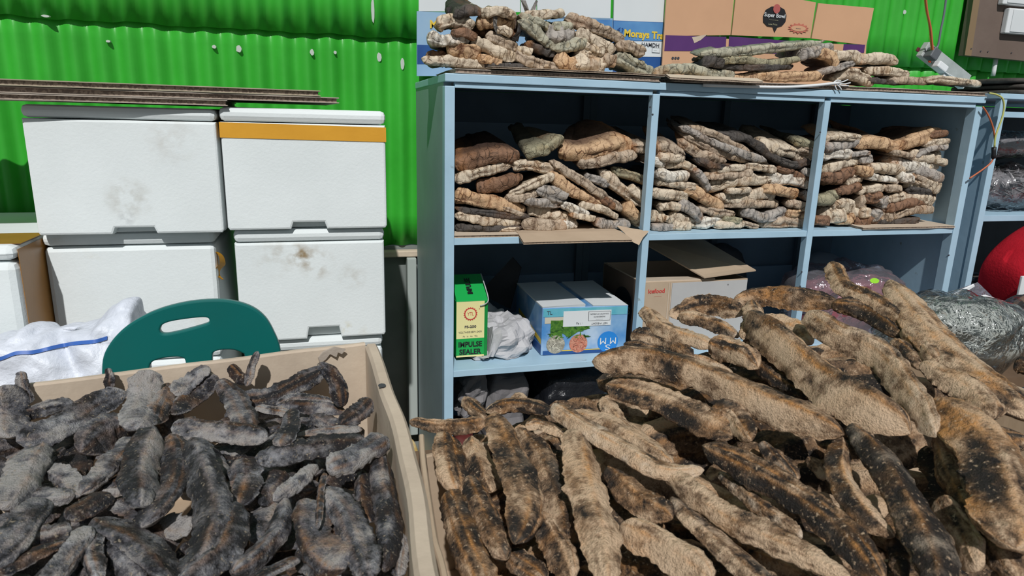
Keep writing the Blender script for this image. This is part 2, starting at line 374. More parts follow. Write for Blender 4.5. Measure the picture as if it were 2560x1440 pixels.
def foam_box(name, x0, x1, y0, y1, z0, z1, lid, label, notch=None, tape=None, tilt=0., rz=0., side_tape=False, group='styrofoam boxes stacked by the green wall', bev=.011):
    c = Vector(((x0+x1)/2, (y0+y1)/2, z0)); t = thing(name, c, label, 'box', group)
    R = Matrix.Rotation(rz, 3, 'Z') @ Matrix.Rotation(tilt, 3, 'X'); tf = lambda V: [R @ (v-c)+c for v in V]
    zs = z1-lid
    parts = []
    if notch:
        a, b, h = notch
        out = [(x0+.004, z0), (a-.006, z0), (a, z0+h), (b, z0+h), (b+.006, z0), (x1-.004, z0), (x1, z0+.006), (x1, zs-.002), (x0, zs-.002), (x0, z0+.006)]
        v, f = strip_vf([(x, y0, z) for x, z in out], Vector((0, .03, 0))); bm = bmesh.new(); vs = [bm.verts.new(p) for p in v]
        for q in f: bm.faces.new([vs[i] for i in q])
        bmesh.ops.recalc_face_normals(bm, faces=bm.faces)
        ed = [e for e in bm.edges if all(abs(vv.co.y-y0) < 1e-5 for vv in e.verts)]
        bmesh.ops.bevel(bm, geom=ed, offset=.005, segments=2, affect='EDGES', profile=.5)
        parts.append(bm_out(bm)); parts.append(box_vf(x0, x1, y0+.0301, y1, z0, zs-.002, .003))
    else: parts.append(box_vf(x0, x1, y0, y1, z0, zs-.002, bev))
    V, Fc = join(parts); obj('body', tf(V), Fc, M_FOAM, t)
    V, Fc = box_vf(x0-.001, x1+.001, y0-.001, y1+.001, zs, z1, bev); obj('lid', tf(V), Fc, M_FOAM, t)
    if tape:
        za, zb, drop = tape
        v = [(x0-.0015, y0-.0016, za), (x1+.0015, y0-.0016, za-drop), (x1+.0015, y0-.0016, zb-drop), (x0-.0015, y0-.0016, zb)]
        V, Fc = strip_vf([Vector(p) for p in v], Vector((0, .001, 0)))
        for xx, dz in ((x0-.0016, 0), (x1+.0006, drop)):
            q = box_vf(xx, xx+.001, y0-.0012, y1, za-dz, zb-dz); V, Fc = join([(V, Fc), q])
        obj('tape', tf(V), Fc, M_TAPE, t)
    if side_tape:
        a = box_vf(x1+.0012, x1+.0022, y0+.012, y0+.16, z0, z1-.008); b = box_vf(x0, x1+.0022, y0+.03, y0+.16, z1+.0002, z1+.001)
        V, Fc = join([a, b]); obj('tape', tf(V), Fc, M_TAPEB, t)
    return t
tl_ = foam_box('foam_box', -.916, -.548, -.10, .28, 1.032, 1.303, .026, 'white styrofoam box with shaded lid, upper left of the two-by-two stack', notch=(-.768, -.692, .014))
foam_box('foam_box', -.540, -.183, -.10, .28, 1.0365, 1.3085, .030, 'white styrofoam box with a wide orange tape band under its lid', notch=(-.397, -.328, .016), tape=(1.243, 1.276, .004))
foam_box('foam_box', -.923, -.575, -.066, .30, .760, 1.030, .028, 'white styrofoam box behind the white sack, lower left of the stack')
br = foam_box('foam_box', -.531, -.190, -.085, .29, .762, 1.035, .030, 'white styrofoam box with brown stains behind the green chair', notch=(-.374, -.304, .028))
foam_box('foam_box', -.524, -.198, -.07, .29, .486, .759, .030, 'white styrofoam box mostly hidden below the stained one behind the chair')
foam_box('foam_box', -.923, -.580, -.07, .30, .486, .757, .030, 'white styrofoam box hidden behind the woven sack at the bottom of the stack')
pp = at_y(31, 600, -.20)
foam_box('foam_box', pp.x-.37, pp.x, -.20, .14, .73, 1.028, .030, 'white styrofoam box cut by the left edge, brown tape on its side', side_tape=True, bev=.016)
foam_box('foam_box', -1.60, -1.02, .17, .56, .73, .995, .030, 'greenish-shaded styrofoam box against the wall at the far left')
bench = thing('low_bench', (-.75, .1, 0), 'low wooden bench hidden under the styrofoam boxes', 'bench')
box('bench_top', -1.65, -.18, -.08, .57, .455, .484, M_WOOD, bench)
for x in (-1.6, -.25):
    for y in (-.04, .5): box('leg', x-.02, x+.02, y-.02, y+.02, 0, .454, M_WOOD, bench)
bs = box('packing_case', -1.64, -.94, -.22, .56, .4855, .729, M_CARDD); tag(bs, 'dull cardboard case carrying the leftmost styrofoam boxes', 'box')
BRN = (.30, .22, .12)
stain(br, 'foam_stained', [(750, 640, -.085, .035, BRN, 1.6), (790, 655, -.085, .05, BRN, .9), (690, 640, -.085, .06, BRN, .4), (865, 820, -.085, .02, (.5, .42, .15), 1.), (880, 690, -.085, .04, BRN, .4)])
stain(tl_, 'foam_smudged', [(320, 495, -.10, .055, (.42, .40, .34), .9), (420, 350, -.10, .07, (.5, .47, .42), .5), (315, 545, -.10, .02, (.3, .32, .33), 1.)])
# loose curl of tape in the gap between the lower boxes
cp_ = [at_y(x, y, -.05) for x, y in ((528, 627), (543, 631), (553, 642), (556, 660), (549, 668), (543, 678), (546, 690), (557, 699))]
cp_ = smooth_path(cp_, 24); V, Fc = [], []
for i, p in enumerate(cp_):
    w = .004+.010*math.sin(math.pi*i/23); V += [p+Vector((-.3*w, -w, w*.3)), p+Vector((.3*w, w, -w*.3))]
Fc = [[2*i, 2*i+1, 2*i+3, 2*i+2] for i in range(23)]
n0 = len(V); V += [v+Vector((.0006, .0006, .0006)) for v in V]; Fc += [[n0+i for i in f[::-1]] for f in Fc]
o = obj('tape_curl', V, Fc, M_TAPE, br, smooth=True)
# stains on the box behind the chair and on the upper left box stay in the foam material

# cardboard sheets over the boxes
def sheet(name, corners, z, th, label, m=M_CARDD, wav=.004, seed=0, edge=M_CARDIN, group=None, nx=24, ny=6, lip=None):
    """corners: 4 xy ccw from front left; liner sheets with a fluted core"""
    t = thing(name, (sum(c[0] for c in corners)/4, sum(c[1] for c in corners)/4, z), label, 'cardboard', group)
    def layer(z0, z1, ins, mm, nm):
        V, Fc = [], []
        for lev in (z0, z1):
            for j in range(ny+1):
                for i in range(nx+1):
                    u, v = i/nx, j/ny
                    u_ = ins + (1-2*ins)*u; v_ = ins*3 + (1-6*ins)*v
                    x = (corners[0][0]*(1-u_)+corners[1][0]*u_)*(1-v_) + (corners[3][0]*(1-u_)+corners[2][0]*u_)*v_
                    y = (corners[0][1]*(1-u_)+corners[1][1]*u_)*(1-v_) + (corners[3][1]*(1-u_)+corners[2][1]*u_)*v_
                    y += .004*noise.noise(Vector((x*14, seed, v)))*(1 if j == 0 else 0)
                    dz = wav*(.5+.5*noise.noise(Vector((x*4+seed*7, y*4, seed))))
                    if lip and y < -.002: dz += lip*min(1, (-.002-y)/.045)
                    V.append(Vector((x, y, lev+dz)))
        m0 = (nx+1)*(ny+1)
        for j in range(ny):
            for i in range(nx):
                a = j*(nx+1)+i; Fc.append([a, a+nx+1, a+nx+2, a+1]); Fc.append([m0+a, m0+a+1, m0+a+nx+2, m0+a+nx+1])
        rim = [i for i in range(nx)] + [j*(nx+1)+nx for j in range(ny)] + [ny*(nx+1)+i for i in range(nx, 0, -1)] + [j*(nx+1) for j in range(ny, 0, -1)]
        for a, b in zip(rim, rim[1:]+rim[:1]): Fc.append([a, b, m0+b, m0+a])
        return obj(nm, V, Fc, mm, t)
    k = th*.16
    layer(z, z+k, 0, m, 'liner'); layer(z+k, z+th-k, .004, edge, 'core'); layer(z+th-k, z+th, 0, m, 'liner')
    return t
sheet('cardboard_sheet', [(-1.5, -.185), (-.52, -.112), (-.56, .42), (-1.54, .35)], 1.3100, .0120, 'lowest flat cardboard sheet lying on the upper styrofoam boxes', seed=1, wav=.0008)
sheet('cardboard_sheet', [(-1.5, -.165), (-.285, -.098), (-.31, .45), (-1.54, .40)], 1.3230, .0125, 'middle flat cardboard sheet over the styrofoam boxes, reaching furthest right', seed=2, wav=.0008)
sheet('cardboard_sheet', [(-1.5, -.175), (-.325, -.10), (-.36, .43), (-1.54, .38)], 1.3368, .0125, 'topmost flat cardboard sheet over the styrofoam boxes', seed=3, wav=.0008, m=mat('olive_cardboard', (.33, .30, .21), .9, (.42, .38, .27), 12))

# ------------------------------------------------------------------ green chair
def chair():
    Y0 = -.485
    t = thing('plastic_chair', (-.57, -.30, 0), 'teal green plastic chair with a handle slot in its back', 'chair')
    ol = [(262, 960), (264, 900), (278, 865), (305, 832), (345, 802), (400, 776), (470, 758), (540, 752), (590, 757), (632, 772), (662, 797), (682, 832), (695, 866), (700, 910), (702, 960)]
    ol = smooth_path([at_y(x, y, Y0) for x, y in ol], 70)
    slot = [(396, 822), (402, 808), (420, 799), (450, 793), (490, 788), (515, 787), (527, 792), (529, 803), (520, 811), (480, 823), (440, 833), (413, 837), (400, 832)]
    slot = smooth_path([at_y(x, y, Y0) for x, y in slot+slot[:1]], 40)[:-1]
    a1 = smooth_path([at_y(x, y, Y0) for x, y in ((528, 962), (527, 890), (534, 874), (555, 868), (585, 868), (608, 876), (618, 890), (620, 962))], 24)
    a2 = smooth_path([at_y(x, y, Y0) for x, y in ((368, 962), (372, 908), (395, 892), (430, 886), (455, 887), (470, 900), (474, 962))], 24)
    cu = bpy.data.curves.new('c', 'CURVE'); cu.dimensions = '2D'; cu.fill_mode = 'BOTH'; cu.extrude = .0035; cu.bevel_depth = .0035; cu.bevel_resolution = 2
    lo = [p.copy() for p in ol]
    def spl(pts):
        s = cu.splines.new('POLY'); s.points.add(len(pts)-1); s.use_cyclic_u = True
        for q, p in zip(s.points, pts): q.co = (p.x, p.z, 0, 1)
    full = lo + a1[::-1] + a2[::-1]
    spl(full); spl(slot)
    ob = bpy.data.objects.new('c', cu); COL.objects.link(ob); dg = bpy.context.evaluated_depsgraph_get()
    me = bpy.data.meshes.new_from_object(ob.evaluated_get(dg)); bpy.data.objects.remove(ob)
    xc = (lo[0].x+lo[-1].x)/2
    V = [Vector((v.co.x, Y0 + v.co.z, v.co.y)) for v in me.vertices]
    obj('backrest', V, [list(p.vertices) for p in me.polygons], M_TEAL, t, smooth=False)
    xl, xr, zb = lo[0].x, lo[-1].x, lo[0].z
    v, f = blob_vf(((xl+xr)/2, Y0+.19, .44), ((xr-xl)/2+.01, .165, .018), 5, 0, 1); obj('seat', v, f, M_TEAL, t, True)
    for x in (xl+.03, xr-.03): v, f = tube_vf([(x, Y0+.004, zb+.02), (x, Y0+.03, .46)], [.010, .014], 10); obj('back_post', v, f, M_TEAL, t, True)
    for x in (xl+.02, xr-.02):
        for y in (Y0+.06, Y0+.32): v, f = tube_vf([(x, y, .44), (x, y+(.03 if y > Y0+.2 else -.03), 0)], [.022, .016], 10); obj('leg', v, f, M_TEAL, t, True)
chair()

# ------------------------------------------------------------------ white woven sack at the left
def sack():
    top = [(-160, 880), (0, 850), (60, 822), (130, 816), (190, 817), (235, 812), (262, 790), (285, 768), (312, 762), (338, 768), (345, 800), (350, 860), (350, 960)]
    pts = smooth_path([at_y(x, y, -.33) for x, y in top], 120)
    nv = 48; V, Fc = [], []
    zb = .50
    for i, p in enumerate(pts):
        for j in range(nv+1):
            a = math.pi*j/nv                       # front bottom -> top -> back bottom
            d = .10 if p.z > .62 else .05
            hh = p.z - zb
            z = zb + hh*(max(0., math.sin(a))**.55)
            y = -.33 - math.copysign(abs(math.cos(a))**.7, math.cos(a))*d*(1 if a < math.pi/2 else .8)
            q = Vector((p.x, y, z))
            k = .018*fr(q+Vector((3, 1, 2)), 8, 4) + .045*(abs(noise.noise(q*9+Vector((0, 0, q.x*9))))-.2) + .02*(abs(noise.noise(q*24))-.2)
            q += Vector((0, -1 if a < math.pi/2 else 1, .4))*k*(1 if 0 < j < nv else 0)
            q.y = max(q.y, -.428)
            V.append(q)
    for i in range(len(pts)-1):
        for j in range(nv): a = i*(nv+1)+j; Fc.append([a, a+nv+1, a+nv+2, a+1])
    Fc.append(list(range(nv+1))); Fc.append([(len(pts)-1)*(nv+1)+j for j in range(nv, -1, -1)])
    t = thing('woven_sack', (-.85, -.36, zb), 'crumpled white woven sack with a blue stripe beside the green chair', 'sack')
    obj('bag', V, Fc, M_SACK, t, smooth=True)
    st = smooth_path([(-60, 908), (0, 897), (40, 883), (85, 878), (140, 866), (190, 858), (235, 853), (268, 844)] and [Vector((x, y, 0)) for x, y in [(-60, 908), (0, 897), (40, 883), (85, 880), (140, 867), (190, 858), (235, 854), (268, 845)]], 50)
    # lay the stripe on the bag: cast rays at it
    from mathutils.bvhtree import BVHTree
    bv = BVHTree.FromPolygons(V, Fc); A = []
    for s in st:
        for dy in (-4.5, 4.5):
            d = ray(s.x, s.y+dy).normalized(); h = bv.ray_cast(CAM, d)
            A.append((h[0] if h[0] else at_y(s.x, s.y+dy, -.5)) - d*.0025)
    n = len(st); F2 = [[2*i, 2*i+2, 2*i+3, 2*i+1] for i in range(n-1)]
    A += [a+Vector((0, .001, 0)) for a in A]; F2 += [[2*n+i for i in f[::-1]] for f in F2]
    obj('stripe', A, F2, M_STRIPE, t, smooth=True)
sack()
sk = box('crate', -1.25, -.735, -.425, -.235, 0, .499, M_WOOD); tag(sk, 'dark wooden crate under the white woven sack', 'crate')

# ------------------------------------------------------------------ dried fish generators
rnd = random.Random(7)
def sgp(x, e): return math.copysign(abs(x)**e, x)
def chunk(name, path, width, thick, seed, m, base=.5, accent=.3, pale=.1, nu=46, nv=20, ea=.3, eb=.3, up=Vector((0, 0, 1)), rough=1., ridge=.0, parent=None, cup=0., stri=0., tip=.3, twist=0.):
    """one dried fish loin: angular wedge section with a keel ridge, ragged edges, blunt or pointed ends, cracked surface"""
    pts = smooth_path(path, nu); R = random.Random(seed); so = Vector((R.random()*50, R.random()*50, R.random()*50))
    V, T, Fc = [], [], []; w = width*.5; h = thick*.5
    L_ = sum((pts[i+1]-pts[i]).length for i in range(nu-1))
    mid = pts[nu//2]; tocam = (CAM-mid).normalized()
    rc = R.uniform(-.4, .4); wedge = R.uniform(-.55, .55); roll = R.uniform(-.45, .45); pe = R.uniform(.55, .85); twist = R.uniform(-.5, .5)
    rh = .55+ridge*1.6+R.uniform(0, .5); CN = [(1., R.uniform(-.25, .25)), (rc+R.uniform(.0, .25), rh)] + ([(rc-R.uniform(.35, .6), rh*R.uniform(.75, .95))] if R.random() < .6 else []) + [(-1., R.uniform(-.25, .25)), (R.uniform(-.6, -.1), -R.uniform(.5, .8)), (R.uniform(.2, .7), -R.uniform(.5, .8))]
    ncn = len(CN); per = max(3, round(nv/ncn)); nv = per*ncn; SEC = []; FT = [R.choice((-.5, -.3, -.1, .05, .15, .25)) for _ in CN]
    for k in range(nv):
        x = k/nv*ncn; c0 = CN[int(x) % ncn]; c1 = CN[(int(x)+1) % ncn]; f_ = x-int(x); bl = 1+.16*4*f_*(1-f_)
        SEC.append(((c0[0]+(c1[0]-c0[0])*f_)*bl, (c0[1]+(c1[1]-c0[1])*f_)*bl, 1-2*min(f_, 1-f_), int(x) % ncn))
    for i in range(nu):
        u = i/(nu-1); t = (pts[min(i+1, nu-1)]-pts[max(i-1, 0)]).normalized()
        n = (tocam*.65+up*.55); n = (n-t*n.dot(t)).normalized(); b = t.cross(n)
        tw = roll+twist*(u-.5); n, b = n*math.cos(tw)+b*math.sin(tw), b*math.cos(tw)-n*math.sin(tw)
        sa = min(1., u/ea); sb = min(1., (1-u)/eb)
        s = (math.sin(sa*math.pi/2)**.7*(1-tip)+tip*min(1, (u*18)**.5)) * (math.sin(sb*math.pi/2)**.7*(1-tip)+tip*min(1, ((1-u)*18)**.5))
        s *= 1+.12*noise.noise(so+Vector((u*5, 0, 0)))
        s = max(s, .03)
        off = b*(w*.22*noise.noise(so+Vector((u*2.6, 7, 0)))) + n*(h*.25*noise.noise(so+Vector((u*2.4, 0, 9))))
        al = u*L_/width
        for k in range(nv):
            cb, sn, crn, fc = SEC[k]
            bb = cb*w*s*(1+.12*noise.noise(so+Vector((al*2.6, 3 if cb > 0 else 9, 2))))
            nn = sn*h*(s**.75) - (cup*h*max(0, 1-cb*cb)*s if sn > 0 else 0)
            p = pts[i]+off+b*bb+n*nn
            d = (b*(bb/(w*w))+n*(nn/(h*h))); d = d.normalized() if d.length > 1e-9 else n
            q = p+so
            big = fr(q, 1.1/width, 3); sm = fr(q, 5.5/width, 3); cr_ = abs(noise.noise(q*(2.3/width)))
            ln = fr(Vector((al*.9+so.x, cb*2.6+so.y, sn*2.6)), 1.6, 3)
            st = math.sin(al*21+big*4+cb*2)*max(0, noise.noise(so+Vector((u*3, cb, 4)))+.15)
            e = min(1, s*1.3)*rough; edge = crn**3
            p += d*(width*(.035*big + (.028+.045*edge)*sm + .028*ln - .09*max(0, .10-cr_)*5*.4)*e + stri*width*.013*st*e)
            V.append(p)
            rg = edge*(sn > .3)*(.4+ridge)*max(0, .25+noise.noise(so+Vector((al*.7, 2, 2))))*1.6
            fl = base + .62*noise.noise(q*(1.0/width)) + .38*ln + .2*(1-s) - 1.6*max(0, .10-cr_) + .10*edge + .10*st*stri - .20*(sn < -.1) + FT[fc]
            ac = accent*(.5*edge*(noise.noise(q*(.8/width)) > -.1) + 1.3*max(0, noise.noise(q*(1.2/width)+Vector((9, 2, 3))))) + 1.1*rg
            pl = pale*(1.7*max(0, noise.noise(q*(1.5/width)+Vector((1, 8, 3)))) + .9*max(0, sn)*max(0, abs(u-.5)-.4)*8)
            T.append((min(1, max(0, fl)), min(1, ac), min(1, pl)))
    for i in range(nu-1):
        for k in range(nv): Fc.append([i*nv+k, i*nv+(k+1) % nv, (i+1)*nv+(k+1) % nv, (i+1)*nv+k])
    Fc.append(list(range(nv))[::-1]); Fc.append([(nu-1)*nv+k for k in range(nv)])
    o = obj(name, V, Fc, m, parent, smooth=True, attr=T, base=False)
    shp = {k*per for k in range(ncn) if R.random() < .75}; me = o.data; at_ = me.attributes.new('sharp_edge', 'BOOLEAN', 'EDGE'); ev = [0]*(2*len(me.edges)); me.edges.foreach_get('vertices', ev)
    at_.data.foreach_set('value', [ev[j] % nv in shp and ev[j] % nv == ev[j+1] % nv for j in range(0, len(ev), 2)])
    return o

M_BROWN = fish_mat('brown_loin', (.024, .020, .018), (.27, .170, .100), (.76, .55, .365), (.66, .31, .095), (.85, .70, .54), 16, 80, 1., speck=(.62, .45, .30))
M_CHAR = fish_mat('black_loin', (.016, .016, .020), (.140, .141, .158), (.45, .425, .405), (.36, .18, .075), (.58, .58, .60), 22, 95, 1., rough=.6, sheen=.4, speck=(.42, .35, .26))
FG = {'tan': (.72, .35, .15), 'mid': (.55, .45, .1), 'grey': (.40, .15, .45), 'dark': (.24, .35, .05), 'orange': (.55, .95, .1), 'pale': (.85, .3, .75), 'light': (.72, .2, .5)}

# ---- left heap: black pieces in the cardboard box (pixels of crops A and B)
def ca(x, y): return (x/2.322, 820+y/2.322)
def cb_(x, y): return (540+x/2.322, 820+y/2.322)
LEFT = []
def la(pts, w, tone, lay=1, **k): LEFT.append(([ca(*p) for p in pts], w/2.322, tone, lay, k))
def lb(pts, w, tone, lay=1, **k): LEFT.append(([cb_(*p) for p in pts], w/2.322, tone, lay, k))
la([(95, 660), (300, 590), (560, 450), (735, 375)], 150, 'light', 2, ea=.2, eb=.3)
la([(30, 330), (70, 480), (50, 640)], 150, 'light', 1)
la([(870, 245), (830, 400), (780, 595)], 165, 'light', 3, tip=.4)
la([(985, 320), (940, 440), (890, 555)], 110, 'orange', 2, ea=.5)
la([(1225, 240), (1110, 300), (1000, 385)], 100, 'pale', 2)
la([(1262, 275), (1140, 380), (990, 500)], 125, 'mid', 1, stri=1.)
la([(735, 545), (600, 610), (470, 730)], 175, 'mid', 1)
la([(115, 500), (270, 470), (440, 445)], 95, 'grey', 1)
la([(122, 250), (130, 340), (175, 440)], 60, 'grey', 1, tip=.5, lift=.045)
la([(628, 232), (632, 290), (640, 360)], 58, 'mid', 0, ea=.9, lift=.03)
la([(235, 690), (130, 850), (15, 1060)], 175, 'light', 2)
la([(375, 695), (290, 760), (195, 835)], 60, 'dark', 1)
la([(268, 800), (370, 870), (470, 970)], 105, 'light', 1)
la([(775, 640), (630, 800), (475, 970)], 110, 'mid', 2, stri=.8)
la([(880, 590), (820, 790), (820, 1040)], 185, 'mid', 3, stri=.5)
la([(980, 630), (1010, 800), (970, 960), (815, 1160)], 165, 'mid', 2, stri=.8)
la([(1105, 650), (1180, 850), (1240, 1080), (1190, 1270), (1055, 1420)], 195, 'grey', 3, eb=.5)
la([(1215, 700), (1280, 850), (1335, 1010)], 115, 'grey', 1)
la([(1000, 565), (1200, 600), (1560, 640)], 135, 'pale', 3, ea=.25)
la([(1278, 300), (1360, 430), (1460, 600)], 130, 'dark', 2, ea=.6)
la([(760, 850), (650, 900), (545, 955)], 80, 'orange', 1)
la([(775, 945), (690, 955), (590, 955)], 50, 'light', 2)
la([(640, 960), (520, 1040), (385, 1110)], 135, 'dark', 2)
la([(630, 1000), (740, 1050), (860, 1110)], 120, 'mid', 1)
la([(130, 960), (270, 985), (430, 985)], 115, 'light', 1)
la([(245, 985), (150, 1130), (-10, 1300), (-120, 1360)], 180, 'light', 3)
la([(175, 1215), (290, 1200), (420, 1165)], 115, 'pale', 2)
la([(385, 1235), (220, 1310), (-10, 1430)], 105, 'orange', 2)
la([(520, 1150), (420, 1290), (300, 1440), (250, 1530)], 120, 'light', 3)
la([(545, 1200), (540, 1320), (570, 1480)], 105, 'pale', 2)
la([(548, 1110), (700, 1180), (880, 1300), (1010, 1480)], 215, 'grey', 2, ea=.55)
la([(600, 1250), (700, 1370), (820, 1500)], 145, 'grey', 1)
la([(930, 1110), (1010, 1150), (1110, 1170)], 130, 'light', 0)
la([(1325, 1000), (1375, 1130), (1310, 1300), (1150, 1440), (1040, 1520)], 150, 'light', 3, ea=.2)
lb([(160, 770), (170, 880), (130, 1040)], 180, 'grey', 2, tip=.4)
lb([(395, 840), (350, 920), (265, 1030)], 135, 'mid', 1)
lb([(590, 800), (470, 900), (330, 1000)], 85, 'pale', 3)
lb([(400, 990), (370, 1160), (240, 1330), (90, 1440)], 135, 'light', 2, ea=.45)
lb([(225, 745), (420, 730), (640, 690), (880, 650)], 150, 'grey', 3)
lb([(640, 820), (780, 770), (985, 640)], 140, 'pale', 4, ea=.25)
lb([(440, 470), (430, 570), (380, 690)], 95, 'mid', 4, stri=1.)
lb([(470, 620), (650, 600), (850, 590)], 65, 'orange', 2)
lb([(130, 420), (330, 390), (500, 310), (660, 235)], 105, 'dark', 1, stri=.7)
lb([(590, 208), (690, 300), (735, 460)], 85, 'dark', 2, ea=.8, lift=.02)
lb([(900, 415), (830, 490), (720, 565)], 100, 'dark', 2)
lb([(340, 460), (520, 460), (760, 490)], 85, 'mid', 1, stri=.6)
lb([(350, 440), (470, 410), (680, 430)], 60, 'light', 1)
lb([(550, 500), (630, 540), (730, 585)], 75, 'dark', 1)
lb([(245, 135), (205, 240), (175, 340)], 58, 'mid', 1, lift=.04)
lb([(75, 220), (120, 270), (165, 330)], 58, 'dark', 1, lift=.02)
lb([(230, 460), (320, 480), (430, 500)], 58, 'light', 1)
lb([(630, 840), (605, 980), (590, 1170)], 42, 'orange', 4, tip=.5)
lb([(540, 1000), (560, 1180), (640, 1300), (760, 1390)], 200, 'orange', 3)
lb([(640, 930), (760, 1110), (850, 1300), (900, 1470)], 185, 'grey', 3)
lb([(955, 740), (975, 980), (1000, 1200), (990, 1420)], 155, 'dark', 2, stri=.7)
lb([(850, 840), (880, 980), (905, 1130)], 120, 'dark', 1)
lb([(968, 690), (965, 760), (950, 850)], 60, 'orange', 2, ea=.9)
lb([(620, 1060), (710, 1230), (810, 1400)], 85, 'dark', 2)
lb([(470, 1280), (560, 1370), (720, 1470)], 125, 'light', 2)
lb([(230, 1450), (350, 1400), (480, 1330)], 90, 'mid', 3)
lb([(1090, 1200), (1075, 1320), (1060, 1450)], 85, 'light', 1)
lb([(300, 1460), (420, 1480), (560, 1500)], 90, 'mid', 2)
ZRIM = .90
LP, LN = Vector((-.4, -.65, ZRIM-.045)), Vector((0, -.05, 1)).normalized()
WA, WB = at_z(0, 968, ZRIM), at_z(912, 857, ZRIM); WN = Vector((WB.y-WA.y, -(WB.x-WA.x), 0)).normalized()   # back wall of the left carton, inward normal
if WN.y > 0: WN = -WN
rows = {}
recs = []
for i, (pts, w, tone, lay, k) in enumerate(LEFT):
    lift = k.get('lift', 0); P3 = []
    for n_, (x, y) in enumerate(pts):
        lf = lay*.011 + (lift*(1-n_/(len(pts)-1)) if lift else 0)
        p = at_plane(x, y, LP+LN*lf, LN); back_ = .022+w*.00025
        if (p-WA).dot(WN) < back_: p = at_plane(x, y, WA+WN*back_, WN)
        P3.append(p)
    if lift:                                     # stands up out of the heap: foot on the heap, tip above it
        foot = P3[-1]; d0 = dist(foot); P3 = [CAM+ray(x, y)*(d0+.0*j) for j, (x, y) in enumerate(pts)]
    mpx = pts[len(pts)//2]; s = dist(P3[len(P3)//2])/F; wd = w*s*1.14
    b, a, p = FG[tone]
    o = chunk('dried_fish_piece', P3, wd, wd*rnd.uniform(.45, .65), 100+i, M_CHAR, b-.08, a, p, 44, 20, k.get('ea', rnd.uniform(.12, .4)), k.get('eb', rnd.uniform(.12, .4)), ridge=rnd.choice((0, 0, .2, .35)), cup=rnd.choice((0, 0, .25)), stri=k.get('stri', .2), tip=k.get('tip', rnd.uniform(.2, .5)), rough=1.1)
    a0, b0 = pts[0], pts[-1]; L_ = math.hypot(b0[0]-a0[0], b0[1]-a0[1])
    recs.append([o, mpx, L_, abs(b0[1]-a0[1])/(L_+1e-6), tone, lift])
TW = {'tan': 'tan', 'mid': 'dark brown', 'grey': 'slate grey', 'dark': 'black', 'orange': 'orange-tinged', 'pale': 'white-crusted', 'light': 'dusty grey-tan'}
def label_heap(recs, what, group, bands, names):
    for bi, (y0, y1) in enumerate(bands):
        row = sorted([r for r in recs if y0 <= r[1][1] < y1], key=lambda r: r[1][0])
        seen = {}
        for r in row:
            ori = 'upright' if r[5] else ('upended' if r[3] > .85 else 'slanting' if r[3] > .45 else 'crosswise')
            key = (TW[r[4]], ori); seen.setdefault(key, []).append(r)
        for (tw, ori), rs in seen.items():
            for n_, r in enumerate(rs):
                which = '' if len(rs) == 1 else (('leftmost ' if n_ == 0 else 'rightmost ') if len(rs) == 2 else ORD[n_]+'-from-left ')
                tag(r[0], f'{which}{ori} {tw} {what} {names[bi]}', 'dried fish', group)
label_heap(recs, 'fish piece', 'black dried fish pieces in the left carton', [(0, 1010), (1010, 1130), (1130, 1260), (1260, 2000)],
           ['by the back rim of the left carton', 'behind the middle of the left carton', 'in the middle of the left carton', 'at the near side of the left carton'])
# buried pieces filling the box below, coloured darker for the shade in the gaps
FILL = []
for i in range(170):
    x = rnd.uniform(-.80, -.285); y = rnd.uniform(-1.30, -.60)
    p = Vector((x, y, 0)); lay = i % 2
    if (p-WA).dot(WN) < .05 or x > -.285: continue
    c = Vector((x, y, ZRIM-.066-lay*.030-rnd.random()*.012)); a = rnd.uniform(0, 6.28); L_ = rnd.uniform(.045, .075); d = Vector((math.cos(a), math.sin(a), rnd.uniform(-.12, .12)))
    o = chunk('dried_fish_piece', [c-d*L_, c+Vector((0, 0, .006)), c+d*L_], rnd.uniform(.04, .055), .026, 300+i, M_CHAR, .25, .4, .1, 22, 14)
    FILL.append((o, 0))

# ---- carton of the left heap
def carton_wall(parent, pts, zb, th, m, name='side', rim=M_CARDL, inward=Vector((0, 0, 0))):
    pts = [Vector(p) for p in pts]; V, Fc = [], []; P = smooth_path(pts, 28)
    for i, p in enumerate(P):
        t = (P[min(i+1, 27)]-P[max(i-1, 0)]); t.z = 0; n = Vector((t.y, -t.x, 0)).normalized()*th/2
        top = p.z+.003*noise.noise(p*9)
        jig = n.normalized()*.004*noise.noise(p*7+Vector((4, 4, 4)))
        V += [Vector((p.x, p.y, zb))-n, Vector((p.x, p.y, zb))+n, Vector((p.x, p.y, top-th*.3))+n+jig, Vector((p.x, p.y, top))+n*.6+jig, Vector((p.x, p.y, top))-n*.6+jig, Vector((p.x, p.y, top-th*.3))-n+jig]
    for i in range(27):
        for k in range(6): Fc.append([i*6+k, (i+1)*6+k, (i+1)*6+(k+1) % 6, i*6+(k+1) % 6])
    Fc.append([5, 4, 3, 2, 1, 0][::-1]); Fc.append([27*6+k for k in range(6)][::-1])
    bm = bmesh.new(); vs = [bm.verts.new(v) for v in V]
    for f in Fc: bm.faces.new([vs[i] for i in f])
    bmesh.ops.recalc_face_normals(bm, faces=bm.faces); v, f = bm_out(bm)
    return obj(name, v, f, m, parent, smooth=False)
TZ = .66
bx = thing('cardboard_box', (-.55, -.95, TZ), 'tan cardboard box with torn rim full of black dried fish pieces', 'box')
cBR = at_z(912, 857, ZRIM); cBL = at_z(-60, 975, ZRIM); dirx = (cBL-cBR).normalized(); dry = Vector((-dirx.y, dirx.x, 0)); dry = dry if dry.y < 0 else -dry
cFR = at_z(1072, 1440, ZRIM); ext = (cFR-cBR).normalized()
q_in = [at_z(x, y, ZRIM) for x, y in ((928, 858), (962, 960), (1004, 1085), (1040, 1240), (1072, 1440))]
q_in.append(q_in[-1]+ext*.16)
cBLx = cBR+dirx*.74
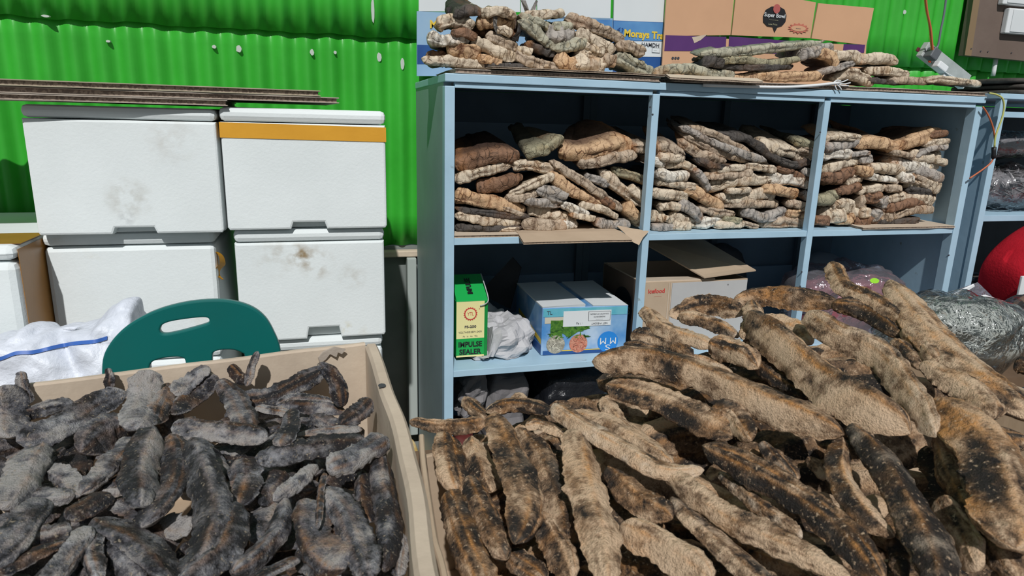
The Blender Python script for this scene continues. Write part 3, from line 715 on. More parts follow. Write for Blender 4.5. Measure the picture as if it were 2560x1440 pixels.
carton_wall(bx, [cBR+Vector((.0, .006, 0)), cBR.lerp(cBLx, .3), cBR.lerp(cBLx, .6), cBLx], TZ, .011, M_CARDL)
carton_wall(bx, q_in, TZ, .022, M_CARDL)
carton_wall(bx, [cBLx, cBLx+ext*.3, cBLx+ext*.85], TZ, .010, M_CARDL)
carton_wall(bx, [q_in[-1], q_in[-1].lerp(cBLx+ext*.85, .5), cBLx+ext*.85], TZ, .010, M_CARDL)
v, f = strip_vf([Vector((p.x, p.y, TZ+.0005)) for p in (cBR, cBLx, cBLx+ext*.85, q_in[-1])], Vector((0, 0, .006))); obj('bottom', v, f, M_CARD, bx)
# torn paper flap at the back corner, knot hole on the side rim
tp = [at_y(x, y, cBR.y-.018) for x, y in ((793, 893), (806, 879), (834, 866), (862, 872), (852, 884), (842, 880), (838, 892), (822, 884), (812, 897), (798, 908))]
v, f = strip_vf(tp, Vector((.002, -.003, 0))); obj('torn_flap', v, f, M_CARDD, bx)
kp = at_z(955, 964, ZRIM+.0015); v, f = strip_vf([kp+Vector((.006*math.cos(a*.8), .008*math.sin(a*.8), 0)) for a in range(8)], Vector((0, 0, .0006))); obj('knot', v, f, M_INK, bx)

# ---- right heap: big brown loins
def cc(x, y): return (1020+x/2.667, 900+y/2.667)
def cd(x, y): return (1480+x/2.667, 640+y/2.667)
def ce(x, y): return (1920+x/2.667, 640+y/2.667)
def cf(x, y): return (1480+x/3.273, 1000+y/3.273)
def cg(x, y): return (1920+x/3.273, 1000+y/3.273)
RIGHT = []
def rr(fn, sc, pts, w, tone, lay=1, **k): RIGHT.append(([fn(*p) for p in pts], w/sc, tone, lay, k))
A_, B_ = 2.667, 3.273
rr(cc, A_, [(10, 412), (220, 450), (380, 450), (515, 410)], 120, 'tan', 2, ea=.6)
rr(cc, A_, [(385, 260), (450, 330), (540, 410)], 105, 'tan', 1)
rr(cc, A_, [(520, 355), (720, 300), (970, 345)], 140, 'dark', 2, stri=.6)
rr(cc, A_, [(690, 250), (740, 232), (790, 255)], 50, 'tan', 1)
rr(cc, A_, [(255, 495), (280, 680), (330, 900)], 215, 'tan', 2, tip=.3)
rr(cc, A_, [(280, 880), (340, 1120), (470, 1440), (520, 1560)], 215, 'mid', 3, ea=.15)
rr(cc, A_, [(400, 780), (500, 1030), (650, 1340)], 160, 'tan', 2)
rr(cc, A_, [(430, 530), (470, 690), (565, 880)], 180, 'mid', 1)
rr(cc, A_, [(570, 355), (660, 620), (770, 930), (700, 1230)], 235, 'tan', 4, ea=.3)
rr(cc, A_, [(720, 460), (890, 700), (1000, 980), (1060, 1220)], 215, 'tan', 2, stri=1.)
rr(cc, A_, [(1095, 470), (1170, 780), (1240, 1100), (1340, 1500)], 280, 'tan', 4, stri=1., ea=.2)
rr(cc, A_, [(965, 300), (1120, 420), (1450, 610), (1700, 740), (1975, 735)], 155, 'pale', 3, ea=.15)
rr(cc, A_, [(780, 437), (890, 440), (1050, 520)], 80, 'tan', 3)
rr(cc, A_, [(1100, 340), (1350, 430), (1560, 560), (1760, 700)], 165, 'mid', 2)
rr(cc, A_, [(1300, 250), (1420, 420), (1640, 600)], 120, 'tan', 2)
rr(cc, A_, [(830, 1020), (970, 1220), (1090, 1470)], 175, 'mid', 2)
rr(cc, A_, [(650, 1290), (790, 1380), (930, 1470)], 160, 'grey', 1)
rr(cc, A_, [(1330, 720), (1500, 900), (1760, 1060)], 190, 'dark', 2, stri=1.)
rr(cf, B_, [(230, 1030), (560, 1200), (830, 1380), (980, 1500)], 280, 'tan', 3, ea=.2)
rr(cd, A_, [(0, 690), (330, 690), (700, 800), (1100, 960), (1690, 1180)], 215, 'mid', 5, ea=.2, eb=.16, ridge=.45, tip=.35)
rr(cd, A_, [(90, 860), (350, 930), (650, 1060), (960, 1200)], 215, 'mid', 3, stri=.5, eb=.25)
rr(cd, A_, [(800, 1010), (950, 1060), (1075, 1230)], 165, 'tan', 4)
rr(cd, A_, [(258, 520), (440, 560), (675, 670)], 120, 'mid', 3)
rr(cd, A_, [(350, 350), (500, 490), (810, 610)], 150, 'tan', 4, ea=.15, tip=.4)
rr(cd, A_, [(580, 400), (760, 450), (975, 540)], 100, 'grey', 3)
rr(cd, A_, [(790, 590), (950, 640), (1115, 745)], 180, 'mid', 4, ea=.2, tip=.3)
rr(cd, A_, [(520, 400), (760, 320), (1030, 380)], 150, 'tan', 3, stri=1., ea=.5)
rr(cd, A_, [(1060, 300), (1080, 420), (1010, 560)], 130, 'tan', 4)
rr(cd, A_, [(940, 290), (1250, 275), (1650, 330)], 140, 'orange', 3, stri=.7)
rr(cd, A_, [(1030, 420), (1230, 600), (1470, 800), (1740, 1000), (2110, 1190)], 250, 'mid', 5, ridge=.5, ea=.22, eb=.2)
rr(cd, A_, [(1020, 560), (1220, 790), (1500, 950)], 150, 'dark', 3)
rr(cd, A_, [(1120, 420), (1320, 470), (1460, 590)], 140, 'orange', 3)
rr(cd, A_, [(210, 590), (450, 640), (740, 740)], 85, 'tan', 2)
rr(cd, A_, [(640, 670), (790, 720), (930, 790)], 90, 'pale', 2)
rr(ce, A_, [(410, 50), (500, 210), (680, 300), (920, 450)], 130, 'mid', 5, ea=.15, tip=.4)
rr(ce, A_, [(800, 170), (960, 400), (1180, 640), (1460, 870), (1760, 1090)], 260, 'orange', 5, ea=.3, eb=.2)
rr(ce, A_, [(420, 330), (680, 370), (930, 560)], 160, 'mid', 4)
rr(ce, A_, [(840, 570), (920, 640), (1030, 760)], 110, 'tan', 4)
rr(ce, A_, [(255, 390), (430, 530), (720, 660), (920, 890), (1110, 1210)], 185, 'light', 6, ea=.2, eb=.35)
rr(ce, A_, [(910, 480), (1040, 600), (1170, 760)], 140, 'tan', 5)
rr(ce, A_, [(1020, 720), (1240, 840), (1400, 960), (1510, 1090)], 210, 'mid', 6)
rr(ce, A_, [(1090, 950), (1300, 1120), (1480, 1400), (1620, 1720), (1680, 1950)], 350, 'orange', 7, ea=.25, eb=.2)
rr(cf, B_, [(560, 520), (850, 780), (1250, 1040), (1700, 1260), (2120, 1480)], 220, 'tan', 3, ea=.25)
rr(cf, B_, [(1040, 590), (1340, 840), (1720, 1130)], 130, 'pale', 2, ea=.4)
rr(cf, B_, [(900, 370), (1280, 560), (1680, 800), (2040, 1100), (2400, 1480)], 250, 'dark', 4, ridge=.4, ea=.2, eb=.2)
rr(cf, B_, [(640, 800), (960, 1110), (1300, 1400), (1500, 1560)], 240, 'light', 2)
rr(cf, B_, [(1380, 350), (1510, 500), (1680, 660)], 170, 'grey', 2, ea=.6)
rr(cf, B_, [(1770, 470), (1840, 560), (1910, 650)], 100, 'tan', 1)
rr(cg, B_, [(590, 300), (590, 620), (760, 920), (1040, 1120)], 215, 'mid', 4, eb=.4)
rr(cg, B_, [(690, 200), (930, 500), (1180, 900), (1330, 1250), (1420, 1560)], 330, 'grey', 5, ea=.3, ridge=.3)
rr(cg, B_, [(1290, 380), (1420, 620), (1560, 930)], 220, 'dark', 2)
rr(cg, B_, [(1360, 850), (1560, 1080), (1720, 1400)], 230, 'tan', 4)
rr(cg, B_, [(1380, 260), (1580, 680), (1840, 1090), (2080, 1500)], 280, 'dark', 4)
rr(cg, B_, [(1020, 1130), (1060, 1280), (1110, 1500)], 140, 'dark', 3)
rr(ce, A_, [(1640, 720), (1720, 740), (1830, 800)], 130, 'dark', 3)
RP = at_z(1065, 1085, ZRIM-.02); RN = Vector((-.155, -.069, 1)).normalized()
recs = []
for i, (pts, w, tone, lay, k) in enumerate(RIGHT):
    P3 = [at_plane(x, y, RP+RN*((lay-3)*.012), RN) for x, y in pts]
    wd = w*dist(P3[len(P3)//2])/F; b, a, p = FG[tone]
    o = chunk('dried_tuna_loin', P3, wd*1.08, wd*rnd.uniform(.48, .66), 500+i, M_BROWN, b-.02, a, p, 64, 28, k.get('ea', rnd.uniform(.25, .4)), k.get('eb', rnd.uniform(.25, .4)), ridge=k.get('ridge', rnd.choice((0, .2, .35))), cup=rnd.choice((0, 0, .2)), stri=k.get('stri', .25), tip=k.get('tip', rnd.uniform(.2, .45)), rough=1.0)
    a0, b0 = pts[0], pts[-1]; L_ = math.hypot(b0[0]-a0[0], b0[1]-a0[1])
    recs.append([o, pts[len(pts)//2], L_, abs(b0[1]-a0[1])/(L_+1e-6), tone, 0])
TW.update({'mid': 'brown', 'grey': 'charcoal-grey', 'dark': 'dark brown', 'light': 'grey and white speckled', 'pale': 'pale'})
label_heap(recs, 'dried loin', 'brown dried loins heaped at the right', [(0, 850), (850, 960), (960, 1080), (1080, 1200), (1200, 1320), (1320, 2000)],
           ['on the crest of the right heap', 'just under the crest of the right heap', 'in the upper middle of the right heap', 'in the middle of the right heap', 'in the lower part of the right heap', 'at the near edge of the right heap'])
for i in range(120):
    x = rnd.uniform(-.15, .50); y = rnd.uniform(-1.45, -.82 + .2*min(1, max(0, x)))
    z = RP.z - (RN.x*(x-RP.x)+RN.y*(y-RP.y))/RN.z - .062 - (i % 2)*.035 - rnd.random()*.01
    if z < TZ+.04: continue
    c = Vector((x, y, z)); a = rnd.uniform(-1.2, .2); L_ = rnd.uniform(.09, .14); d = Vector((math.cos(a), math.sin(a), .1*math.cos(a)))
    if (c-d*L_).x < -.17: c.x += .1
    o = chunk('dried_tuna_loin', [c-d*L_, c+Vector((0, 0, .012)), c+d*L_], rnd.uniform(.05, .07), .042, 800+i, M_BROWN, .42, .35, .1, 22, 12)  # base tone kept low, painting shade into the gaps between loins
    FILL.append((o, 1))
b2 = thing('cardboard_box', (.25, -1.1, TZ), 'brown cardboard box under the big heap of dried loins', 'box')
lw = [at_z(x, y, ZRIM-.012) for x, y in ((1050, 1086), (1058, 1160), (1066, 1240), (1084, 1340), (1112, 1440))]
lw.append(lw[-1]+(lw[-1]-lw[0]).normalized()*.18)
k0 = lw[0].copy(); k1 = k0+Vector((1.02, .24, 0)); k2 = k1+Vector((.12, -.55, 0))
carton_wall(b2, lw, TZ, .007, M_CARD)
for a, b, zt in ((k0, k1, .855), (k1, k2, .86), (k2, lw[-1], .86)):
    a = a.copy(); b = b.copy(); a.z = b.z = zt; carton_wall(b2, [a, a.lerp(b, .5), b], TZ, .007, M_CARD)
v, f = strip_vf([Vector((p.x, p.y, TZ+.0005)) for p in (k0, lw[-1], k2, k1)], Vector((0, 0, .006))); obj('bottom', v, f, M_CARD, b2)
# drop buried pieces that nothing can be seen of, describe the rest by their place
bpy.context.view_layer.update(); dg_ = bpy.context.evaluated_depsgraph_get(); vis = {0: [], 1: []}
for o, h_ in FILL:
    ok = None; mw = o.location
    for v_ in list(o.data.vertices)[::5]:
        d = (mw+v_.co-CAM); r_ = S.ray_cast(dg_, CAM, d.normalized(), distance=d.length+.01)
        if r_[0] and r_[4] is not None and r_[4].name == o.name: ok = d; break
    if ok is None: bpy.data.objects.remove(o); continue
    z_ = ok.dot(WV); px_ = (1280+F*ok.dot(RV)/z_, 720-F*ok.dot(UV)/z_)
    if h_ == 1 and px_[0] > 2150+(px_[1]-700)*1.05: bpy.data.objects.remove(o); continue
    if px_[1] > 1500 or px_[0] > 2620 or px_[0] < -60: bpy.data.objects.remove(o); continue
    vis[h_].append([o, px_, 0, rnd.random(), 'dark', 0])
def label_fill(recs, what, group, band, where):
    y = 0; n_ = 0
    for r in recs: r[1] = (r[1][0], max(0, r[1][1]))
    rows = {}
    for r in recs: rows.setdefault(int(r[1][1]//band), []).append(r)
    for bi, (k_, row) in enumerate(sorted(rows.items())):
        for j, r in enumerate(sorted(row, key=lambda q: q[1][0])):
            tag(r[0], f'{ORD[min(j, 15)]}-from-left {what}, {ORD[bi]} row from the back of {where}', 'dried fish', group)
label_fill(vis[0], 'half-buried black fish piece', 'half-buried black pieces in the left carton', 60, 'the left carton')
label_fill(vis[1], 'half-buried brown loin', 'half-buried loins in the right heap', 80, 'the right heap')
# stall table carrying the cartons
tb = thing('stall_table', (.1, -1.0, 0), 'wooden stall table under the two cartons of dried fish', 'table')
box('table_top', -1.35, 1.75, -1.62, -.52, TZ-.03, TZ, M_WOOD, tb)
for x in (-1.3, 1.7):
    for y in (-1.57, -.57): box('leg', x-.025, x+.025, y-.025, y+.025, 0, TZ-.0301, M_WOOD, tb)

# ------------------------------------------------------------------ split dried fish on the shelves
TONES = {  # rim flesh, crease, top skin
 'cream': ((.66, .56, .43), (.16, .10, .06), (.22, .17, .12)), 'tan': ((.50, .40, .30), (.11, .07, .045), (.15, .11, .08)),
 'orange': ((.62, .42, .25), (.14, .06, .03), (.13, .075, .05)), 'brown': ((.25, .14, .085), (.05, .03, .02), (.05, .028, .02)),
 'dark': ((.085, .075, .068), (.03, .026, .024), (.045, .04, .038)), 'olive': ((.36, .33, .22), (.08, .075, .05), (.07, .065, .045)),
 'grey': ((.42, .38, .34), (.08, .075, .07), (.17, .16, .15)), 'white': ((.76, .71, .62), (.17, .14, .11), (.30, .27, .23)), 'sage': ((.44, .42, .32), (.10, .10, .08), (.24, .25, .20))}
def slab_mat(name, c):
    rim, crease, skin = c
    m = bpy.data.materials.new('split_fish_'+name); m.use_nodes = True; nt = m.node_tree; N = nt.nodes; L = nt.links
    b = N['Principled BSDF']; b.inputs['Roughness'].default_value = .72; b.inputs['Specular IOR Level'].default_value = .3
    tc = N.new('ShaderNodeTexCoord'); oi = N.new('ShaderNodeObjectInfo'); cmb = N.new('ShaderNodeCombineXYZ')
    for k in range(3): L.new(oi.outputs['Random'], cmb.inputs[k])
    off = N.new('ShaderNodeVectorMath'); off.operation = 'MULTIPLY_ADD'; off.inputs[1].default_value = (31, 57, 73)
    L.new(cmb.outputs[0], off.inputs[0]); L.new(tc.outputs['Object'], off.inputs[2])
    at = N.new('ShaderNodeAttribute'); at.attribute_name = 'tone'; sep = N.new('ShaderNodeSeparateColor'); L.new(at.outputs['Color'], sep.inputs[0])
    def ns(sc, d):
        t = N.new('ShaderNodeTexNoise'); t.inputs['Scale'].default_value = sc; t.inputs['Detail'].default_value = d; t.inputs['Roughness'].default_value = .65; L.new(off.outputs[0], t.inputs['Vector']); return t.outputs[0]
    def mix(f, a, c_):
        x = N.new('ShaderNodeMix'); x.data_type = 'RGBA'; L.new(f, x.inputs['Factor'])
        for s, v in ((x.inputs['A'], a), (x.inputs['B'], c_)):
            if isinstance(v, tuple): s.default_value = (*v, 1)
            else: L.new(v, s)
        return x.outputs['Result']
    def rg(v, a, c_):
        r = N.new('ShaderNodeMapRange'); r.inputs[1].default_value = a; r.inputs[2].default_value = c_; L.new(v, r.inputs[0]); return r.outputs[0]
    n1, n2 = ns(30, 5), ns(150, 4)
    warm = tuple(min(1, x*y) for x, y in zip(rim, (.82, .70, .56)))
    flesh = mix(rg(n1, .5, .72), rim, warm)
    flesh = mix(rg(n2, .56, .75), flesh, crease)
    sk = mix(rg(n1, .35, .65), skin, tuple(x*.5 for x in skin))
    mp = N.new('ShaderNodeMapping'); mp.inputs['Scale'].default_value = (1.7, .8, .75); L.new(off.outputs[0], mp.inputs['Vector'])
    nv_ = N.new('ShaderNodeTexNoise'); nv_.inputs['Scale'].default_value = 26; nv_.inputs['Detail'].default_value = 3; L.new(off.outputs[0], nv_.inputs['Vector'])
    wv = N.new('ShaderNodeVectorMath'); wv.operation = 'MULTIPLY_ADD'; wv.inputs[1].default_value = (.035, .035, .035); L.new(nv_.outputs['Color'], wv.inputs[0]); L.new(mp.outputs[0], wv.inputs[2])
    vo = N.new('ShaderNodeTexVoronoi'); vo.feature = 'DISTANCE_TO_EDGE'; vo.inputs['Scale'].default_value = 30; L.new(wv.outputs[0], vo.inputs['Vector'])
    crk = N.new('ShaderNodeMapRange'); crk.inputs[1].default_value = .075; crk.inputs[2].default_value = .0; L.new(vo.outputs['Distance'], crk.inputs[0])
    cm = N.new('ShaderNodeMath'); cm.operation = 'MULTIPLY'; L.new(crk.outputs[0], cm.inputs[0]); L.new(rg(n1, .35, .6), cm.inputs[1])
    flesh = mix(cm.outputs[0], flesh, crease)
    c0 = mix(sep.outputs[0], sk, flesh); c0 = mix(sep.outputs[1], c0, crease)
    wn = N.new('ShaderNodeMath'); wn.operation = 'MULTIPLY'; L.new(sep.outputs[2], wn.inputs[0]); L.new(rg(n1, .3, .6), wn.inputs[1])
    c0 = mix(wn.outputs[0], c0, (.42, .19, .07))
    L.new(c0, b.inputs['Base Color'])
    bp = N.new('ShaderNodeBump'); bp.inputs['Strength'].default_value = .6; bp.inputs['Distance'].default_value = .006
    ad = N.new('ShaderNodeMath'); ad.operation = 'ADD'; L.new(n1, ad.inputs[0]); L.new(n2, ad.inputs[1]); sb_ = N.new('ShaderNodeMath'); sb_.operation = 'MULTIPLY_ADD'; L.new(cm.outputs[0], sb_.inputs[0]); sb_.inputs[1].default_value = -.8; L.new(ad.outputs[0], sb_.inputs[2]); L.new(sb_.outputs[0], bp.inputs['Height']); L.new(bp.outputs[0], b.inputs['Normal'])
    return m
SM = {k: slab_mat(k, v) for k, v in TONES.items()}
def slab(path, thick, depth, seed, tone, tilt=0., parent=None, lump=1., nu=48, back=None, ragged=0., seglen=.05, zfloor=None):
    """butterflied dried fish lying into the shelf: wrinkled, split front rim, leathery skin running back, torn ends"""
    R = random.Random(seed); so = Vector((R.random()*40, R.random()*40, R.random()*40))
    pts = smooth_path(path, nu); L_ = sum((pts[i+1]-pts[i]).length for i in range(nu-1))
    V, T, Fc = [], [], []; r = thick/2; nr = 13; nb = 5; nv = nr+2*nb
    dirn = Vector((R.uniform(-.1, .1), 1, tilt+R.uniform(-.03, .04))).normalized()
    hot = R.random() < .35; hs = R.choice((0, 1)); ta, tb = R.uniform(.06, .22), R.uniform(.06, .22); ma, mb_ = R.uniform(.15, .55), R.uniform(.15, .55)
    slit = R.uniform(-.35, .35)
    # irregular creases along the rim
    crz = []; x = R.uniform(0, .02)
    while x < L_: crz.append((x/L_, R.uniform(.35, 1.) if R.random() < .7 else .1, R.uniform(-.5, .5))); x += R.uniform(.45, 1.5)*seglen*.62
    nprev = None
    for i in range(nu):
        u = i/(nu-1); al = u*L_; t = (pts[min(i+1, nu-1)]-pts[max(i-1, 0)]).normalized()
        dd = (dirn-t*dirn.dot(t)).normalized(); n = t.cross(dd)*-1
        if nprev is None:
            if n.z < 0: n = -n
        elif n.dot(nprev) < 0: n = -n
        nprev = n
        ea = math.sin(min(1, u/ta)*math.pi/2)**.8; eb = math.sin(min(1, (1-u)/tb)*math.pi/2)**.8
        s = max(.1, (ma+(1-ma)*ea)*(mb_+(1-mb_)*eb)*min(1, (u*30+.15))*min(1, ((1-u)*30+.15)))
        s *= 1+.22*noise.noise(so+Vector((al*14, 0, 0)))
        dp = depth*(.45+.55*s)*(1+.15*noise.noise(so+Vector((u*4, 3, 3))))
        ctr = pts[i] + n*(thick*.22*noise.noise(so+Vector((al*11, 1, 1)))) - dirn*(thick*.3*noise.noise(so+Vector((al*12, 8, 1))))
        for k in range(nv):
            cz = 0.
            if k < nr:                                # rim, bottom to top
                g = -math.pi/2*1.05 + math.pi*1.05*k/(nr-1); sg_ = math.sin(g)
                cz = 0.
                for cu_, cs, ck in crz:
                    dx = (u-cu_)*L_ - ck*sg_*r; 
                    if abs(dx) < .006: cz = max(cz, cs*(1-abs(dx)/.006)**1.5)
                cl = max(0, 1-abs(sg_-slit-.25*noise.noise(so+Vector((al*16, 5, 5))))/.22)*max(0, noise.noise(so+Vector((al*9, 2, 7)))+.12)*2   # slit running along the rim
                lum = 1-.30*cz*lump-.45*min(1, cl)
                p = ctr + n*(r*s*sgp(sg_, .8)*(1-.10*cz)) - dd*(r*s*lum*(max(0, math.cos(g))**.7)*1.05); rimf = 1.; cz = min(1, cz*.9+cl*1.1)
            else:
                j = k-nr; top = j < nb; q = (j+1)/nb if top else (nb-(j-nb))/nb
                q = q*.98
                tk = r*s*(1-.45*q)*(1 if top else -1)
                p = ctr + dd*(dp*q) + n*(tk+.012*fr((ctr+dd*dp*q)+so, 11, 3)*q); rimf = max(0., .8-3.4*q)
                if q > .9: p = p - n*(tk*.6)
            qn = p+so
            p = p + n*(thick*.13*fr(qn, .85/thick, 3)) - dd*(thick*.20*fr(qn+Vector((4, 4, 4)), .9/thick, 3)) + n*(thick*.06*noise.noise(qn*Vector((60, 60, 60)).x))
            if ragged: p = p + Vector((0, -1, .6))*ragged*thick*noise.noise(qn*70)
            if zfloor is not None: p.z = max(p.z, zfloor)
            V.append(p)
            h = .55*max(0, noise.noise(so+Vector((u*2.5, 2, 9)))-.1) + (max(0, (.25-u)*3.) if hot and hs else max(0, (u-.75)*3.) if hot else 0)
            T.append((min(1, max(0, rimf+.35*noise.noise(qn*30)*rimf)), min(1, max(0, cz)), min(1, h)))
    for i in range(nu-1):
        for k in range(nv): Fc.append([i*nv+k, (i+1)*nv+k, (i+1)*nv+(k+1) % nv, i*nv+(k+1) % nv])
    Fc.append(list(range(nv))); Fc.append([(nu-1)*nv+k for k in range(nv)][::-1])
    return obj('split_dried_fish', V, Fc, SM[tone], parent, smooth=True, attr=T, base=False)
c_, t_, o_, b_, d_, l_, g_, w_, s_ = 'cream', 'tan', 'orange', 'brown', 'dark', 'olive', 'grey', 'white', 'sage'
BAY1 = [([150, 480, 450, 410, 860, 385], 150, b_, .22), ([150, 650, 450, 545, 810, 465], 115, c_, 0), ([900, 370, 1130, 300, 1330, 190], 120, l_, .3), ([1280, 350, 1470, 350, 1800, 290, 2050, 250], 175, o_, .38),
 ([1470, 480, 1750, 430, 2110, 365], 115, t_, 0), ([2050, 300, 2260, 285], 100, t_, .2), ([770, 490, 950, 480, 1270, 550], 125, c_, 0), ([390, 690, 620, 690, 890, 600], 155, b_, 0), ([730, 800, 950, 680, 1220, 590], 100, c_, 0),
 ([690, 840, 900, 820, 1060, 770], 90, t_, 0), ([1010, 720, 1180, 770, 1350, 830], 135, g_, 0), ([150, 800, 450, 870, 930, 980], 155, o_, 0), ([1170, 430, 1500, 650, 1970, 970], 95, t_, 0), ([1150, 560, 1400, 740, 1710, 900], 125, o_, 0),
 ([1540, 590, 1660, 640, 1790, 700], 95, g_, 0), ([1690, 540, 1900, 700, 2170, 910], 115, c_, 0), ([1830, 500, 2000, 580, 2190, 650], 95, l_, 0), ([2000, 720, 2090, 790, 2190, 850], 95, c_, 0), ([880, 870, 1080, 880, 1300, 890], 105, g_, 0),
 ([1280, 870, 1430, 950, 1590, 1030], 105, w_, 0), ([1480, 900, 1700, 940, 1900, 1040], 80, c_, 0), ([1960, 870, 2050, 990, 2150, 1110], 130, o_, 0), ([145, 1020, 500, 1065, 890, 1095], 100, c_, 0), ([930, 950, 1200, 1000, 1470, 1040], 130, c_, 0),
 ([870, 1130, 1120, 1160, 1350, 1100], 125, t_, 0), ([860, 1240, 1180, 1245, 1470, 1120], 115, w_, 0), ([1640, 1070, 1800, 1115, 2030, 1110], 115, g_, 0), ([145, 1150, 500, 1175, 870, 1210], 75, d_, 0), ([520, 1180, 700, 1205, 850, 1235], 45, c_, 0),
 ([1370, 1000, 1520, 1030, 1660, 1050], 65, c_, 0), ([150, 955, 500, 990, 950, 1020], 70, d_, 0), ([1560, 760, 1720, 830, 1860, 930], 80, b_, 0), ([600, 920, 760, 960, 900, 1020], 60, t_, 0)]
BAY2 = [([180, 350, 320, 330, 490, 430], 100, t_, .3), ([190, 440, 350, 450, 500, 465], 90, c_, 0), ([430, 290, 650, 410, 970, 500], 105, t_, .4), ([470, 210, 800, 370, 1220, 490], 90, t_, .3), ([460, 125, 850, 320, 1390, 500], 85, g_, .2),
 ([530, 105, 900, 250, 1500, 560], 85, t_, .2), ([600, 470, 800, 540, 1020, 550], 75, d_, 0), ([840, 200, 1200, 275, 1500, 480], 95, d_, .2), ([1280, 300, 1550, 380, 1915, 480], 140, c_, .3), ([1430, 440, 1650, 540, 1890, 500], 80, d_, 0),
 ([1150, 550, 1330, 560, 1500, 585], 90, c_, 0), ([780, 590, 1000, 570, 1180, 560], 80, c_, 0), ([680, 660, 950, 655, 1260, 610], 90, t_, 0), ([740, 790, 1100, 710, 1450, 690], 135, c_, 0), ([1380, 640, 1620, 700, 1900, 770], 145, w_, 0),
 ([1490, 560, 1700, 640, 1890, 740], 90, b_, 0), ([130, 500, 200, 505, 285, 530], 110, w_, 0), ([270, 540, 450, 520, 610, 580], 95, c_, 0), ([590, 580, 680, 700, 755, 840], 85, g_, 0), ([180, 610, 350, 660, 550, 640], 120, w_, 0),
 ([180, 730, 400, 740, 660, 780], 95, c_, 0), ([120, 830, 300, 850, 540, 890], 120, c_, 0), ([430, 770, 650, 880, 920, 1010], 155, o_, 0), ([840, 870, 1050, 915, 1350, 850, 1500, 930], 120, c_, 0), ([950, 830, 1080, 820, 1220, 800], 60, c_, 0),
 ([1340, 800, 1500, 820, 1720, 850], 115, o_, 0), ([1780, 820, 1800, 860, 1830, 920], 65, g_, 0), ([920, 980, 1250, 955, 1560, 960], 85, t_, 0), ([200, 990, 330, 980, 440, 1000], 90, c_, 0), ([420, 960, 560, 1030, 680, 1130], 115, g_, 0),
 ([130, 1070, 200, 1100, 275, 1150], 150, c_, 0), ([270, 1110, 310, 1120, 370, 1160], 80, c_, 0), ([330, 1070, 480, 1130, 640, 1220], 125, c_, 0), ([130, 1230, 250, 1235, 360, 1250], 95, g_, 0), ([340, 1200, 430, 1230, 560, 1280], 95, c_, 0), ([580, 1210, 760, 1140, 890, 1180], 135, w_, 0),
 ([810, 1190, 960, 1210, 1150, 1225], 100, c_, 0), ([640, 1010, 830, 1050, 1060, 1070], 90, t_, 0), ([910, 1140, 1010, 1140, 1110, 1160], 75, l_, 0), ([1110, 1030, 1350, 1100, 1630, 1040], 125, g_, 0), ([1600, 1050, 1700, 1050, 1820, 1060], 120, o_, 0),
 ([1290, 1210, 1550, 1190, 1820, 1170], 115, t_, 0), ([1110, 1170, 1200, 1185, 1300, 1210], 65, t_, 0), ([1590, 960, 1700, 965, 1840, 990], 95, t_, 0), ([1690, 280, 1800, 290, 1910, 310], 80, l_, .2), ([1690, 350, 1800, 370, 1920, 400], 65, t_, 0), ([1760, 610, 1830, 620, 1900, 640], 80, g_, 0)]
